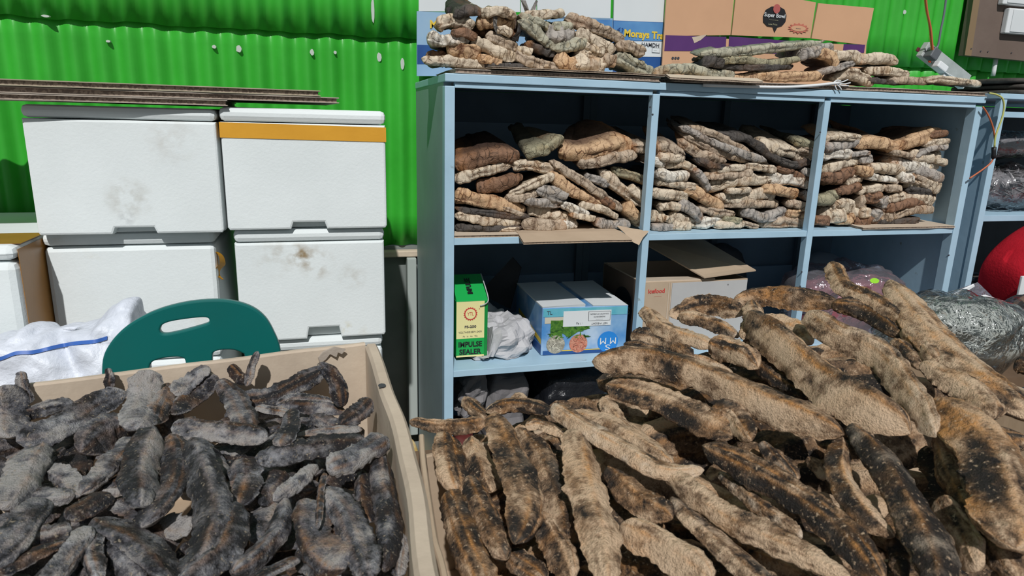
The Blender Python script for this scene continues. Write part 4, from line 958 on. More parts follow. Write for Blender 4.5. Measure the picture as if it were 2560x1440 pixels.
BAY3 = [([250, 250, 450, 230, 700, 230], 75, c_, .2), ([250, 340, 430, 320, 660, 270], 115, g_, .1), ([570, 310, 800, 290, 960, 330, 1050, 400], 125, o_, .1), ([1020, 400, 1150, 420, 1270, 460], 65, t_, 0), ([980, 380, 1250, 280, 1460, 200, 1610, 200], 140, o_, 0),
 ([1620, 230, 1740, 195, 1840, 190], 80, b_, 0), ([1370, 330, 1500, 290, 1640, 275], 65, c_, 0), ([1590, 310, 1660, 310, 1730, 330], 75, c_, 0), ([1280, 450, 1450, 355, 1630, 340], 60, g_, 0), ([1390, 430, 1550, 460, 1750, 440], 135, c_, 0), ([1690, 500, 1740, 490, 1800, 505], 75, c_, 0),
 ([230, 450, 400, 435, 570, 430], 115, w_, 0), ([490, 450, 620, 420, 770, 395], 55, g_, 0), ([220, 570, 420, 530, 650, 490], 115, c_, 0), ([630, 500, 710, 480, 800, 465], 90, g_, 0), ([220, 710, 400, 650, 590, 560], 130, b_, 0), ([600, 610, 690, 600, 790, 605], 95, o_, 0),
 ([480, 730, 580, 690, 690, 650], 115, c_, 0), ([730, 540, 920, 580, 1160, 590], 120, c_, 0), ([1040, 490, 1300, 550, 1610, 545], 125, w_, 0), ([1520, 580, 1680, 600, 1880, 730], 115, g_, 0), ([720, 670, 900, 690, 1090, 725], 75, w_, 0), ([1060, 650, 1160, 680, 1250, 690], 120, w_, 0),
 ([1230, 640, 1300, 670, 1370, 700], 55, t_, 0), ([1240, 780, 1420, 725, 1580, 725], 110, c_, 0), ([1560, 690, 1700, 760, 1850, 790], 115, c_, 0), ([390, 840, 560, 800, 660, 750], 95, b_, 0), ([630, 840, 790, 790, 940, 790], 95, c_, 0), ([920, 790, 1010, 790, 1100, 800], 85, t_, 0),
 ([180, 920, 320, 910, 420, 840], 115, l_, 0), ([340, 980, 460, 970, 590, 980], 155, c_, 0), ([610, 930, 660, 940, 710, 930], 150, t_, 0), ([710, 880, 780, 900, 880, 870], 110, b_, 0), ([830, 970, 890, 930, 950, 930], 130, g_, 0), ([930, 930, 1030, 900, 1130, 890], 85, c_, 0),
 ([1240, 860, 1450, 890, 1710, 940], 130, c_, 0), ([1430, 800, 1600, 830, 1750, 880], 95, d_, 0), ([910, 1030, 1150, 965, 1430, 960], 115, b_, 0), ([210, 1140, 330, 1110, 440, 1070], 200, c_, 0), ([160, 1190, 220, 1210, 300, 1240], 110, b_, 0), ([520, 1060, 600, 1040, 640, 990], 115, c_, 0),
 ([450, 1160, 510, 1120, 580, 1090], 110, o_, 0), ([360, 1225, 460, 1210, 550, 1180], 95, o_, 0), ([640, 1050, 690, 1050, 750, 1060], 110, c_, 0), ([740, 1120, 820, 1080, 880, 1010], 120, g_, 0), ([850, 1110, 930, 1100, 1010, 1070], 130, t_, 0), ([1000, 1110, 1120, 1060, 1280, 1020], 95, t_, 0),
 ([570, 1190, 700, 1170, 860, 1160], 110, b_, 0), ([1330, 1010, 1450, 1010, 1650, 1020], 110, t_, 0), ([820, 1180, 1150, 1155, 1340, 1150], 75, d_, 0)]
def pairs(a): return [(a[i], a[i+1]) for i in range(0, len(a), 2)]
def bay(data, ox, oy, sc, yf, where, group, dep=(.16, .26), seed=0, lump=1., zmin=None, ragged=0., limx=None):
    R = random.Random(seed); rec = []
    for i, it in enumerate(data):
        co, w, tone, tilt = it[:4]; Pg = at_y(ox+co[0]/sc, oy+co[1]/sc, yf); th = w/sc*dist(Pg)/F
        Y = yf-.043+th*.75+R.uniform(0, .015)+(it[4] if len(it) > 4 else 0)
        P = [at_y(ox+x/sc, oy+y/sc, Y) for x, y in pairs(co)]
        if limx:
            dx_ = max(0, limx[0]-min(p.x for p in P)) - max(0, max(p.x for p in P)-limx[1])
            for p in P: p.x += dx_
        if zmin is not None:
            for p in P: p.z = max(p.z, zmin+th*.42)
        cv_ = min(.03, .12*(P[-1]-P[0]).length)
        for j, p in enumerate(P): p.y += cv_*(abs(j/(len(P)-1)-.5)*2)**2*R.uniform(.2, 1)
        o = slab(P, th, R.uniform(*dep), seed*100+i, tone, tilt, lump=lump, ragged=ragged, zfloor=zmin); rec.append([o, P[len(P)//2], tone, (P[-1]-P[0]).length])
    # labels: height band in the bay and place from the left
    zs = sorted(r[1].z for r in rec); lo, hi = zs[0], zs[-1]+1e-6; nb = 6; nm = ['bottom', 'second-lowest', 'lower middle', 'upper middle', 'second-highest', 'top']
    for b in range(nb):
        row = sorted([r for r in rec if lo+(hi-lo)*b/nb <= r[1].z < lo+(hi-lo)*(b+1)/nb], key=lambda r: r[1].x)
        by = {}
        for r in row: by.setdefault(r[2], []).append(r)
        for tn, rs in by.items():
            for n_, r in enumerate(rs):
                wh = '' if len(rs) == 1 else (('left ' if n_ == 0 else 'right ') if len(rs) == 2 else ORD[n_]+'-from-left ')
                tag(r[0], f'{wh}{tn} split dried fish in the {nm[b]} layer {where}', 'dried fish', group)
    return rec
ZB = ZM+.0195
bay(BAY1, 1100, 300, 4.236, .075, 'of the left bay', 'split dried fish stacked in the left bay', seed=11, zmin=ZB+.007, limx=(.012, X1+.1))
bay(BAY2, 1600, 290, 4.365, .075, 'of the middle bay', 'split dried fish stacked in the middle bay', seed=12, zmin=ZB)
bay(BAY3, 2000, 290, 4.364, .075, 'of the right bay', 'split dried fish stacked in the right bay', seed=13, zmin=ZB+.006, limx=(X2-.2, X3-.05))
TOPL = [([140, 595, 430, 620, 840, 680], 105, c_, 0), ([390, 490, 560, 500, 720, 570], 165, o_, 0), ([630, 410, 850, 520, 1080, 590], 125, c_, 0), ([690, 570, 800, 600, 940, 640], 85, o_, 0), ([190, 360, 370, 410, 630, 390], 115, w_, 0), ([290, 260, 430, 220, 670, 270], 135, c_, 0),
 ([680, 240, 870, 230, 1070, 270], 125, o_, 0), ([890, 290, 960, 310, 1040, 350], 85, c_, 0), ([780, 350, 950, 440, 1110, 510], 105, t_, 0), ([1090, 490, 1160, 510, 1240, 535], 90, c_, 0), ([450, 170, 590, 110, 750, 110], 100, d_, .3), ([720, 120, 900, 105, 1090, 170], 90, c_, .1), ([1160, 170, 1330, 160, 1580, 150], 95, c_, .1),
 ([1110, 190, 1280, 310, 1430, 470], 95, s_, .1), ([1110, 150, 1300, 230, 1470, 310], 75, s_, .1), ([1370, 310, 1530, 340, 1670, 330], 150, g_, .1), ([1400, 420, 1560, 455, 1810, 420], 115, s_, 0), ([1440, 260, 1550, 250, 1670, 280], 95, s_, .1), ([1590, 180, 1850, 260, 2170, 420], 115, t_, .1), ([1680, 310, 1880, 400, 2070, 520], 115, c_, 0),
 ([2080, 460, 2220, 480, 2360, 540], 115, t_, 0), ([1680, 500, 1820, 570, 1970, 650], 125, c_, 0), ([1930, 560, 2000, 590, 2070, 610], 135, t_, 0), ([2070, 560, 2250, 640, 2450, 725], 140, s_, 0), ([1470, 560, 1580, 640, 1690, 750], 135, o_, 0), ([1640, 620, 1800, 650, 1970, 745], 150, c_, 0), ([1060, 550, 1200, 610, 1410, 690], 105, t_, 0),
 ([1770, 450, 1860, 490, 1960, 550], 85, c_, 0), ([1180, 430, 1330, 500, 1480, 560], 110, d_, 0), ([760, 690, 1000, 670, 1250, 700], 70, d_, 0), ([430, 330, 560, 330, 700, 370], 80, b_, 0), ([1300, 600, 1400, 640, 1520, 660], 80, t_, 0), ([300, 470, 700, 450, 1100, 500], 150, d_, 0, .06), ([480, 300, 800, 310, 1120, 340], 150, b_, 0, .06), ([1220, 350, 1500, 400, 1780, 480], 190, d_, 0, .06), ([980, 230, 1200, 260, 1420, 300], 130, d_, 0, .06), ([180, 540, 300, 560, 420, 580], 90, b_, 0, .05), ([1100, 620, 1400, 600, 1700, 640], 110, d_, 0, .06)]
ZTOP = ZT+.034
bay(TOPL, 1020, 0, 4., .10, 'of the ragged shelf-top heap', 'dried fish heaped on the left of the shelf top', dep=(.10, .18), seed=14, zmin=ZTOP+.020, ragged=.18)
TOPR = [([560, 590, 1000, 570, 1500, 515, 2040, 445], 95, s_, .1), ([610, 640, 1000, 660, 1350, 690, 1720, 640], 85, l_, 0), ([1650, 610, 1850, 560, 2050, 510], 130, g_, 0), ([780, 730, 1250, 745, 1680, 720], 70, d_, 0), ([1880, 590, 2000, 640, 2070, 730], 115, o_, 0), ([2030, 600, 2190, 620, 2340, 650], 120, c_, 0),
 ([940, 850, 1300, 830, 1620, 850, 1950, 830], 115, o_, 0), ([1900, 810, 2100, 740, 2330, 690], 75, g_, 0), ([2060, 850, 2250, 830, 2510, 935], 110, c_, 0), ([90, 790, 480, 770, 1000, 840], 110, s_, 0), ([600, 690, 700, 700, 830, 720], 120, d_, 0), ([2330, 640, 2500, 640, 2760, 690], 110, c_, 0), ([2440, 790, 2640, 780, 2900, 850], 95, c_, 0), ([2640, 890, 2830, 880, 3110, 920], 75, t_, 0), ([3080, 880, 3350, 880, 3760, 940], 75, c_, 0), ([2260, 860, 2500, 890, 2800, 900], 60, d_, 0)]
bay(TOPR, 1620, 0, 4.414, .10, 'of the flat shelf-top pile', 'flat dried fish on the right of the shelf top', dep=(.10, .17), seed=15, zmin=ZTOP+.015)
# stiff tail fins sticking out of the ragged heap
for k, (pp_, lab) in enumerate([([(1115, 20), (1130, 14), (1143, 45), (1138, 52), (1122, 48)], 'thin dark tail fin standing at the left of the ragged fish heap'), ([(1155, 22), (1180, 6), (1206, 22), (1196, 36), (1178, 30), (1158, 38)], 'broad grey-green tail fin on top of the ragged fish heap'),
        ([(1302, 0), (1316, 0), (1322, 30), (1340, 0), (1346, 2), (1334, 32), (1316, 34)], 'split pale tail fin standing against the white cartons'), ([(1232, 42), (1246, 36), (1240, 62), (1256, 92), (1244, 90), (1232, 68)], 'thin curved grey tail hanging over the ragged heap'), ([(1296, 56), (1302, 58), (1300, 80), (1296, 104), (1278, 98), (1290, 80)], 'dark triangular tail hanging in the middle of the ragged heap')]):
    Yf = .075 if k > 2 else .12
    P = [at_y(x, y, Yf)+Vector((0, .008*math.sin(i*2.2), 0)) for i, (x, y) in enumerate(pp_)]; v, f = strip_vf(P, Vector((.001, .004, 0)))
    o = obj('fish_tail', v, f, SM['sage' if k in (1,) else 'grey' if k in (2, 3) else 'dark'], None, attr=[(.2, 0, 0)]*len(v)); tag(o, lab, 'fish tail')
# loose cardboard lying under the fish
sheet('cardboard_sheet', [(.0, .0), (.56, -.006), (.56, .30), (.0, .30)], ZTOP, .011, 'cardboard sheet under the ragged fish heap on the shelf top', seed=5, wav=.003)
sheet('cardboard_sheet', [(.60, -.008), (1.70, .0), (1.70, .34), (.60, .34)], ZTOP+.0, .011, 'long grey cardboard sheet under the flat fish pile on the shelf top', seed=6, wav=.004)
sheet('cardboard_sheet', [(.09, -.012), (.57, -.010), (.57, .2), (.09, .2)], ZTOP+.0145, .005, 'thin pale cardboard strip at the shelf top edge below the ragged heap', seed=8, m=M_CARDL, wav=.004, lip=-.004)
sheet('cardboard_sheet', [(.575, -.03), (.86, -.035), (.84, .12), (.58, .14)], ZTOP+.0155, .005, 'crumpled light cardboard piece hanging over the shelf top edge', seed=9, m=M_CARDL, wav=.006, lip=-.016)
sheet('cardboard_sheet', [(.001, .003), (.20, .003), (.20, .30), (.001, .30)], ZM+.0187, .007, 'cardboard sheet under the fish at the left end of the left bay', seed=10, m=M_CARDL, wav=.001)
sheet('cardboard_sheet', [(.172, -.062), (.486, -.058), (.47, .16), (.19, .16)], ZM+.0205, .006, 'tan cardboard flap sticking out over the left bay shelf edge', seed=11, m=M_CARD, wav=.002, lip=-.012)
v, f = strip_vf([at_y(x, y, -.004)+Vector((0, dy, 0)) for x, y, dy in ((1560, 572, .05), (1590, 576, .02), (1620, 579, -.004), (1603, 592, -.012), (1586, 608, -.03), (1574, 602, -.02), (1566, 585, .01))], Vector((0, .003, .002)))
o = obj('torn_cardboard', v, f, M_CARD); tag(o, 'small torn cardboard corner beside the first shelf post', 'cardboard')
sheet('cardboard_sheet', [(1.30, -.004), (1.665, -.004), (1.665, .2), (1.32, .2)], ZM+.0187, .006, 'pale cardboard strip under the fish at the right end of the right bay', seed=12, m=M_CARDL, wav=.002)
# frayed white cord on the shelf top
cd_ = thing('frayed_cord', at_y(1940, 215, -.006), 'thick white plastic cord with a frayed end on the shelf top', 'cord')
tube('strand', [at_y(x, y, -.012) for x, y in ((1758, 213), (1850, 216), (1950, 218), (2020, 215), (2070, 210), (2098, 207))], .0042, M_WHITEP, cd_)
for a in (((2095, 207), (2108, 204), (2120, 199)), ((2095, 208), (2110, 210), (2126, 207)), ((2093, 209), (2106, 214), (2122, 214)), ((2090, 210), (2099, 217), (2104, 225)), ((2086, 211), (2090, 220), (2093, 226)), ((2080, 209), (2092, 201), (2102, 202))):
    tube('frayed_end', [at_y(x, y, -.012) for x, y in a], .0018, M_WHITEP, cd_, 6, 10)

# ------------------------------------------------------------------ unfolded cartons standing on the shelf top
XA, ZA = Vector((1, 0, 0)), Vector((0, 0, 1))
def panel(parent, name, pix, Y, m, th=.006, lean=.0):
    P = [at_y(x, y, Y) for x, y in pix]; v, f = strip_vf(P, Vector((0, th, 0))); return obj(name, v, f, m, parent, base=False)
YC = .47
pc = thing('unfolded_carton', at_y(1900, 180, YC), 'unfolded peach carton with a purple band and a dark speech-bubble emblem', 'carton')
panel(pc, 'panel', [(1668, -30), (1838, -30), (1826, 88), (1660, 90)], YC, M_PEACH); panel(pc, 'panel', [(1842, -30), (2040, 6), (2026, 95), (1829, 88)], YC, M_PEACH)
panel(pc, 'panel', [(2046, 8), (2185, 20), (2166, 113), (2029, 96)], YC, M_PEACH)
panel(pc, 'panel', [(1660, 90), (2166, 113), (2160, 215), (1652, 215)], YC, M_PEACH)
panel(pc, 'print_band', [(1664, 88), (1816, 92), (1814, 128), (1661, 127)], YC-.0012, M_PURPLE, .001)
panel(pc, 'print_band', [(1823, 91), (2084, 110), (2080, 140), (1821, 130)], YC-.0012, M_PURPLE, .001)
panel(pc, 'print_band', [(2110, 110), (2163, 112), (2160, 132), (2107, 132)], YC-.0012, M_PURPLE, .001)
panel(pc, 'torn_patch', [(1730, 93), (1768, 86), (1752, 100), (1736, 108)], YC-.002, M_CARDL, .001)
def pxs(p): return dist(p)/F
e0 = at_y(1937, 44, YC-.002); s0 = pxs(e0)
plate('emblem', e0, XA, ZA, [(s0*a*1.07, s0*b) for a, b in ((-30, -12), (-32, 2), (-27, 16), (-12, 25), (8, 27), (24, 20), (31, 6), (30, -8), (22, -18), (10, -22), (4, -35), (-3, -22), (-18, -21))], M_BLACK, pc)
plate('emblem', at_y(1942, 22, YC-.004), XA, ZA, circ(0, 0, 10*s0, ry=11*s0), mat('brand_red', (.42, .10, .09), .5), pc)
text(pc, 'Super Bowl', .0185, at_y(1937, 39, YC-.004), (1, 0, -.02), ZA, M_WHITEB, bold=.0003, sx=1.)
text(pc, 'Low Price', .009, at_y(1932, 61, YC-.004), (1, 0, -.02), ZA, mat('gold_ink', (.35, .33, .2), .5))
text(pc, '~~~~~', .010, at_y(1934, 50, YC-.004), (1, 0, -.02), ZA, mat('gold_ink'), sx=1.3)
b0 = at_y(1996, 71, YC-.002)
star = []
for i in range(28): rr_ = 1 if i % 2 else .72; star.append((32*s0*rr_*math.cos(i*math.pi/14), 13*s0*rr_*math.sin(i*math.pi/14)))
plate('burst_print', b0, XA, ZA, star, mat('burst_red', (.50, .15, .10), .6), pc)
plate('burst_print', at_y(1996, 71, YC-.003), XA, ZA, circ(0, 0, 22*s0, ry=6.5*s0), M_PEACH, pc)
text(pc, '----------', .0065, at_y(1996, 71, YC-.004), (1, 0, -.02), ZA, M_INK, bold=.0002)
for x_ in (1682, 1689, 1696): plate('recycling_mark', at_y(x_, 145, YC-.002), XA, ZA, circ(0, 0, 3.4*s0, 6), M_INK, pc)
text(pc, '---------------', .006, at_y(1690, 154, YC-.002), XA, ZA, M_INK)

wc = thing('unfolded_carton', at_y(1350, 180, YC+.02), 'unfolded white carton with a blue printed band and yellow lettering', 'carton')
YW = YC+.02
panel(wc, 'panel', [(1047, -30), (1300, -30), (1300, 30), (1047, 28)], YW, M_WHITEB); panel(wc, 'panel', [(1343, -30), (1528, -30), (1526, 50), (1343, 45)], YW, M_WHITEB)
panel(wc, 'panel', [(1536, -30), (1664, -30), (1660, 56), (1534, 51)], YW, M_WHITEB); panel(wc, 'panel', [(1302, -30), (1341, -30), (1341, 40), (1302, 40)], YW, M_WHITEB)
panel(wc, 'panel', [(1042, 28), (1532, 46), (1532, 190), (1042, 190)], YW, M_BLUE3); panel(wc, 'panel', [(1533, 51), (1660, 56), (1656, 190), (1533, 190)], YW, M_BLUE2)
panel(wc, 'print_band', [(1043, 112), (1130, 114), (1130, 160), (1043, 160)], YW-.001, M_BLUE2, .0009)
panel(wc, 'print_band', [(1440, 47), (1531, 50), (1531, 104), (1440, 100)], YW-.001, M_BLUE1, .0009)
panel(wc, 'print_band', [(1534, 52), (1659, 57), (1658, 103), (1534, 101)], YW-.001, M_BLUE1, .0009)
panel(wc, 'print_band', [(1560, 103), (1658, 104), (1657, 142), (1560, 141)], YW-.001, M_WHITEB, .0009)
text(wc, 'Morays Tra', .0315, at_y(1610, 87, YW-.002), (1, 0, -.01), ZA, M_YEL, bold=.0012)
text(wc, 'HAMDH', .0185, at_y(1626, 113, YW-.002), (1, 0, -.01), ZA, M_INK, bold=.0002)
plate('print_frame', at_y(1640, 126, YW-.002), XA, ZA, rect(0, 0, .030, .016), M_INK, wc); plate('print_frame', at_y(1640, 126, YW-.0026), XA, ZA, rect(0, 0, .028, .014), M_WHITEB, wc)
text(wc, '------', .006, at_y(1638, 126, YW-.0034), XA, ZA, M_INK)
text(wc, '43', .024, at_y(1551, 76, YW-.002), (1, 0, -.3), (0.3, 0, 1), M_BLUE2)
text(wc, 'M', .032, at_y(1084, 62, YW-.002), XA, ZA, M_YEL, bold=.001)
text(wc, '------', .007, at_y(1578, 99, YW-.002), XA, ZA, M_INK)

# ------------------------------------------------------------------ things in the lower bays
zs = ZL+.0187
# impulse sealer carton
def sealer():
    y0, y1 = .075, .40
    p0, p1 = at_y(1140, 880, y0), at_y(1219, 885, y0); x0 = max(p0.x, .010); x1 = x0+.092; z0 = zs+.012; z1 = at_y(1150, 754, y0).z
    x0b = x0+.006
    t = thing('sealer_carton', (x0+.05, y0+.15, z0), 'green and cream carton lettered impulse sealer on crumpled paper', 'carton')
    v, f = box_vf(x0, x1, y0, y1, z0, z1, .001); obj('body', v, f, M_GREENB, t)
    cx = (x0+x1)/2
    panel_ = lambda nm, za, zb, m, d: box(nm, x0+.0005, x1-.010, y0-d, y0-.0002, za, zb, m, t)
    h = z1-z0
    panel_('front_print', z0+h*.335, z1-.001, M_CREAM, .0008)
    panel_('front_print', z0+.006, z0+h*.333, mat('bright_green', (.01, .36, .07), .4), .0008)
    panel_('front_print', z0, z0+.005, M_CREAM, .0008)
    fx = cx-.005; O = lambda dz: Vector((fx, y0-.0012, z0+h*dz))
    text(t, 'IMPULSE', .0215, O(.225), XA, ZA, M_BLACK, bold=.0007, sx=.88); text(t, 'SEALER', .0215, O(.09), XA, ZA, M_BLACK, bold=.0007, sx=.92)
    text(t, 'VOLTAGE:220V-240V', .0075, O(.45), XA, ZA, M_INK); text(t, 'FS-250', .010, O(.545), XA, ZA, M_INK, bold=.0003, sx=1.25)
    text(t, 'P□   I□   A□   YE□'.replace('□', 'o'), .006, O(.375), XA, ZA, M_INK)
    gear = []
    for i in range(36): r_ = .0205 if (i//1) % 2 else .0175; gear.append((r_*math.cos(i*math.pi/18), r_*math.sin(i*math.pi/18)))
    plate('gear_emblem', O(.775), XA, ZA, gear, M_RED, t, th=.0004); plate('gear_emblem', O(.775)-Vector((0, .0006, 0)), XA, ZA, circ(0, 0, .0150), M_CREAM, t, th=.0003)
    text(t, 'YTL', .014, O(.775)-Vector((0, .001, 0)), XA, ZA, M_RED, sx=.8)
    text(t, 'R', .005, O(.86)+Vector((.026, 0, 0)), XA, ZA, M_RED)
    # top flap rising towards the back with the word again
    v, f = hexa_vf([Vector(p) for p in ((x0, y0, z1), (x1, y0, z1), (x1, y0+.10, z1), (x0, y0+.10, z1), (x0+.001, y0+.001, z1+.001), (x1-.001, y0+.001, z1+.001), (x1+.002, y0+.10, z1+.055), (x0+.003, y0+.10, z1+.055))])
    obj('top_flap', v, f, mat('bright_green'), t)
    up_ = Vector((0, .10, .055)).normalized()
    text(t, 'IMPULSE', .0215, Vector((cx, y0+.052, z1+.0305)), up_, Vector((-1, 0, 0)), M_BLACK, bold=.0006, sx=.85, push=.0015)
    tube('staple_cord', [Vector((x1-.024, y0-.004, z1-.014)), Vector((x1-.008, y0-.006, z1-.008)), Vector((x1, y0-.003, z1+.004)), Vector((x1-.001, y0+.03, z1+.03)), Vector((x1-.004, y0+.08, z1+.06))], .0018, M_SOCK, t, 6)
sealer()
# crumpled white paper beside it
v, f = blob_vf((.148, .20, zs+.035), (.118, .15, .070), 2.6, .022, 9, 56, 30, 3, flat=zs+.001, fold=.03, ffreq=22)
for p in v:
    p.x = min(max(p.x, .006), .272); p.y = max(p.y, .03)
    if p.x < .128: p.z = min(p.z, zs+.0115) if p.y < .42 else p.z
o = obj('crumpled_paper', v, f, M_PAPER, smooth=False); tag(o, 'crumpled white paper lying between the sealer carton and the blue box', 'paper')
v, f = strip_vf([Vector((.155, .38, zs+.12)), Vector((.262, .375, zs+.06)), Vector((.30, .385, zs+.20)), Vector((.27, .39, zs+.235))], Vector((.004, .006, 0)))
o = obj('black_board', v, f, M_DARK); tag(o, 'black folded board leaning behind the crumpled paper', 'board')

# blue printed carton
def blue_box():
    y0 = .075; fl_, frr = at_y(1352, 886, y0), at_y(1557, 880, y0); z0 = zs; z1 = at_y(1354, 771, y0).z
    x0, x1 = fl_.x, at_y(1565, 778, y0).x; y1 = y0+.30
    t = thing('blue_carton', ((x0+x1)/2, y0+.15, z0), 'blue sea-print carton with white lid flaps and an upside-down label', 'carton')
    rot = lambda p: Vector((p.x+(p.y-y0)*.02, p.y-(p.x-x0)*.05, p.z))
    def add(nm, V, f, m): return obj(nm, [rot(Vector(p)) for p in V], f, m, t)
    v, f = box_vf(x0, x1, y0, y1, z0, z1, .002); add('body', v, f, mat('sea_print', (.05, .22, .52), .35, (.24, .42, .62), 9, 4, col3=(.55, .65, .75), scale3=6, lo3=.5, hi3=.75))
    xm = (x0+x1)/2+.01
    for a, b, s in ((x0, xm-.012, 1), (xm+.012, x1, -1)):
        v, f = hexa_vf([Vector((a, y0+.002, z1)), Vector((b, y0+.002, z1)), Vector((b, y1, z1)), Vector((a, y1, z1)), Vector((a, y0, z1+.004)), Vector((b, y0, z1+.004+.004*s)), Vector((b, y1, z1+.006)), Vector((a, y1, z1+.004))]); add('lid_flap', v, f, M_WHITEB)
    W, H = x1-x0, z1-z0; xa = Vector((1, -.05, 0)).normalized(); yb = y0
    def O(u, v, d=.0006): return Vector((x0+W*u, yb-W*u*.05-d, z0+H*v))
    def pr(u, v, pts, m, d=.0006, nm='front_print'): return plate(nm, O(u, v, d), xa, ZA, pts, m, t, th=.0004)
    pr(.5, .90, rect(0, 0, W*.98, H*.17), mat('teal_print', (.08, .38, .48), .35, (.2, .5, .58), 12)); pr(.14, .74, rect(0, 0, W*.22, H*.13), mat('sand_print', (.55, .52, .42), .4))
    V2 = [(-.20*W, .16*H), (.18*W, .13*H), (.26*W, -.04*H), (.12*W, -.10*H), (.02*W, -.22*H), (-.06*W, -.12*H), (-.12*W, -.26*H), (-.20*W, -.12*H)]
    pr(.30, .58, V2, mat('palm_print', (.02, .10, .012), .5, (.10, .24, .03), 70, 5), .001)
    R3 = random.Random(4)
    for _ in range(46):
        a = R3.uniform(.09, .56); b = R3.uniform(.34, .72); an = R3.uniform(0, 3.14); l = W*.035
        pr(a, b, [(l*math.cos(an), l*math.sin(an)), (.25*l*math.cos(an+1.57), .25*l*math.sin(an+1.57)), (-l*math.cos(an), -l*math.sin(an)), (-.25*l*math.cos(an+1.57), -.25*l*math.sin(an+1.57))], mat('leaf_print', (.08, .22, .02), .5) if R3.random() < .6 else mat('leaf_print_dark', (.015, .07, .01), .5), .0013, 'leaf_print')
    pr(.50, .05, rect(0, 0, W*.96, H*.09), M_BLUE2, .0008); pr(.5, .085, rect(0, 0, W*.6, H*.02), M_YEL, .001)
    for u, m1, m2 in ((.165, (.45, .42, .34), (.22, .20, .15)), (.43, (.42, .13, .08), (.62, .30, .2))):
        pr(u, .225, circ(0, 0, H*.195), mat('photo_print_%d' % int(u*100), m1, .5, m2, 130, 3), .0012)
        for _ in range(34):
            an = R3.uniform(0, 6.28); rd = H*.16*math.sqrt(R3.random()); bb = R3.uniform(0, 3.14); l = H*.05
            q = [(rd*math.cos(an)+l*math.cos(bb), rd*math.sin(an)+l*math.sin(bb)), (rd*math.cos(an)+.3*l*math.cos(bb+1.6), rd*math.sin(an)+.3*l*math.sin(bb+1.6)), (rd*math.cos(an)-l*math.cos(bb), rd*math.sin(an)-l*math.sin(bb))]
            pr(u, .225, q, mat('shrimp_%d_%d' % (int(u*100), _ % 2), tuple(min(1, c*(1.5 if _ % 2 else .6)) for c in m1), .5), .0015, 'shrimp_print')
    pr(.78, .235, circ(0, 0, H*.225), mat('emblem_blue', (.02, .22, .62), .4), .0012)
    dn = -1*xa; DZ_ = Vector((0, 0, -1))
    text(t, 'M M', .030, O(.78, .26, .002), dn, DZ_, M_WHITEB, sx=1.); text(t, 'S', .026, O(.78, .12, .002), dn, DZ_, M_WHITEB, sx=1.6)
    pr(.52, .76, rect(0, 0, W*.56, H*.33), M_WHITEB, .0014, 'paper_label')
    pr(.66, .80, rect(0, 0, W*.26, H*.20), M_INK, .0018, 'label_frame'); pr(.66, .80, rect(0, 0, W*.25, H*.185), M_WHITEB, .0022, 'label_frame')
    text(t, 'NET WEIGHT', .0085, O(.665, .645, .0022), dn, DZ_, M_INK); text(t, ': 1 Kg', .0085, O(.43, .655, .0022), dn, DZ_, M_INK)
    for vv, s in ((.73, '------------'), (.79, 'INGREDIENTS'), (.85, 'COUNTRY OF ORIGIN')): text(t, s, .0058, O(.66, vv, .003), dn, DZ_, M_INK)
    text(t, 'TL', .016, O(.08, .90, .002), XA, ZA, M_INK)
    v, f = box_vf(x0-.0007, x0-.0001, y0+.003, y1-.003, z0+.003, z0+.03); add('side_print_or_shade', v, f, M_BLUE2)
    v, f = strip_vf([Vector((x0-.0009, y0+.005, z0+.035)), Vector((x0-.0009, y0+.005, z0+.050)), Vector((x0-.0009, y1-.04, z0+.075)), Vector((x0-.0009, y1-.04, z0+.06))], Vector((.0003, 0, 0))); add('side_print_or_shade', v, f, M_YEL)
blue_box()

# brown cartons in the middle bay
def carton(name, x0, x1, y0, y1, z0, z1, label, m=M_CARD, rz=0., piv=None):
    c = Vector(((x0+x1)/2, (y0+y1)/2, z0)); t = thing(name, c, label, 'carton'); R = Matrix.Rotation(rz, 3, 'Z'); pv = piv or c
    tf = lambda V: [R @ (Vector(p)-pv)+pv for p in V]
    w = .005
    for a in ((x0, x1, y0, y0+w), (x0, x1, y1-w, y1), (x0, x0+w, y0+w, y1-w), (x1-w, x1, y0+w, y1-w)):
        v, f = box_vf(a[0], a[1], a[2], a[3], z0, z1); obj('side', tf(v), f, m, t)
    v, f = box_vf(x0+w, x1-w, y0+w, y1-w, z0, z0+w); obj('bottom', tf(v), f, m, t)
    return t, tf
n1 = at_y(1683, 705, .07); n2 = at_y(1873, 685, .07)
XL = at_y(1606, 720, .075).x
t, tf = carton('brown_carton', XL, n2.x, .075, .375, zs, n1.z, 'open brown carton with a grey-white front face and red lettering')
v, f = box_vf(n1.x, n2.x-.001, .0735, .0748, zs+.01, n1.z-.004); obj('grey_liner', tf(v), f, mat('grey_liner', (.46, .46, .45), .8, (.42, .42, .42), 8), t)
for x in (n1.x-.012, n1.x-.004): v, f = box_vf(x, x+.003, .0735, .0748, zs, n1.z-.003); obj('fold', tf(v), f, M_CARDL, t)
text(t, 'icefood', .019, Vector(((XL+n1.x)/2-.002, .0745, n1.z-.028)), XA, ZA, M_RED, bold=.0005)
text(t, '-----------', .007, Vector(((XL+n1.x)/2+.004, .0745, n1.z-.044)), XA, ZA, M_RED)
for dz in (.03, .045): text(t, '---------', .008, Vector(((XL+n1.x)/2, .0745, zs+dz)), XA, ZA, M_INK)
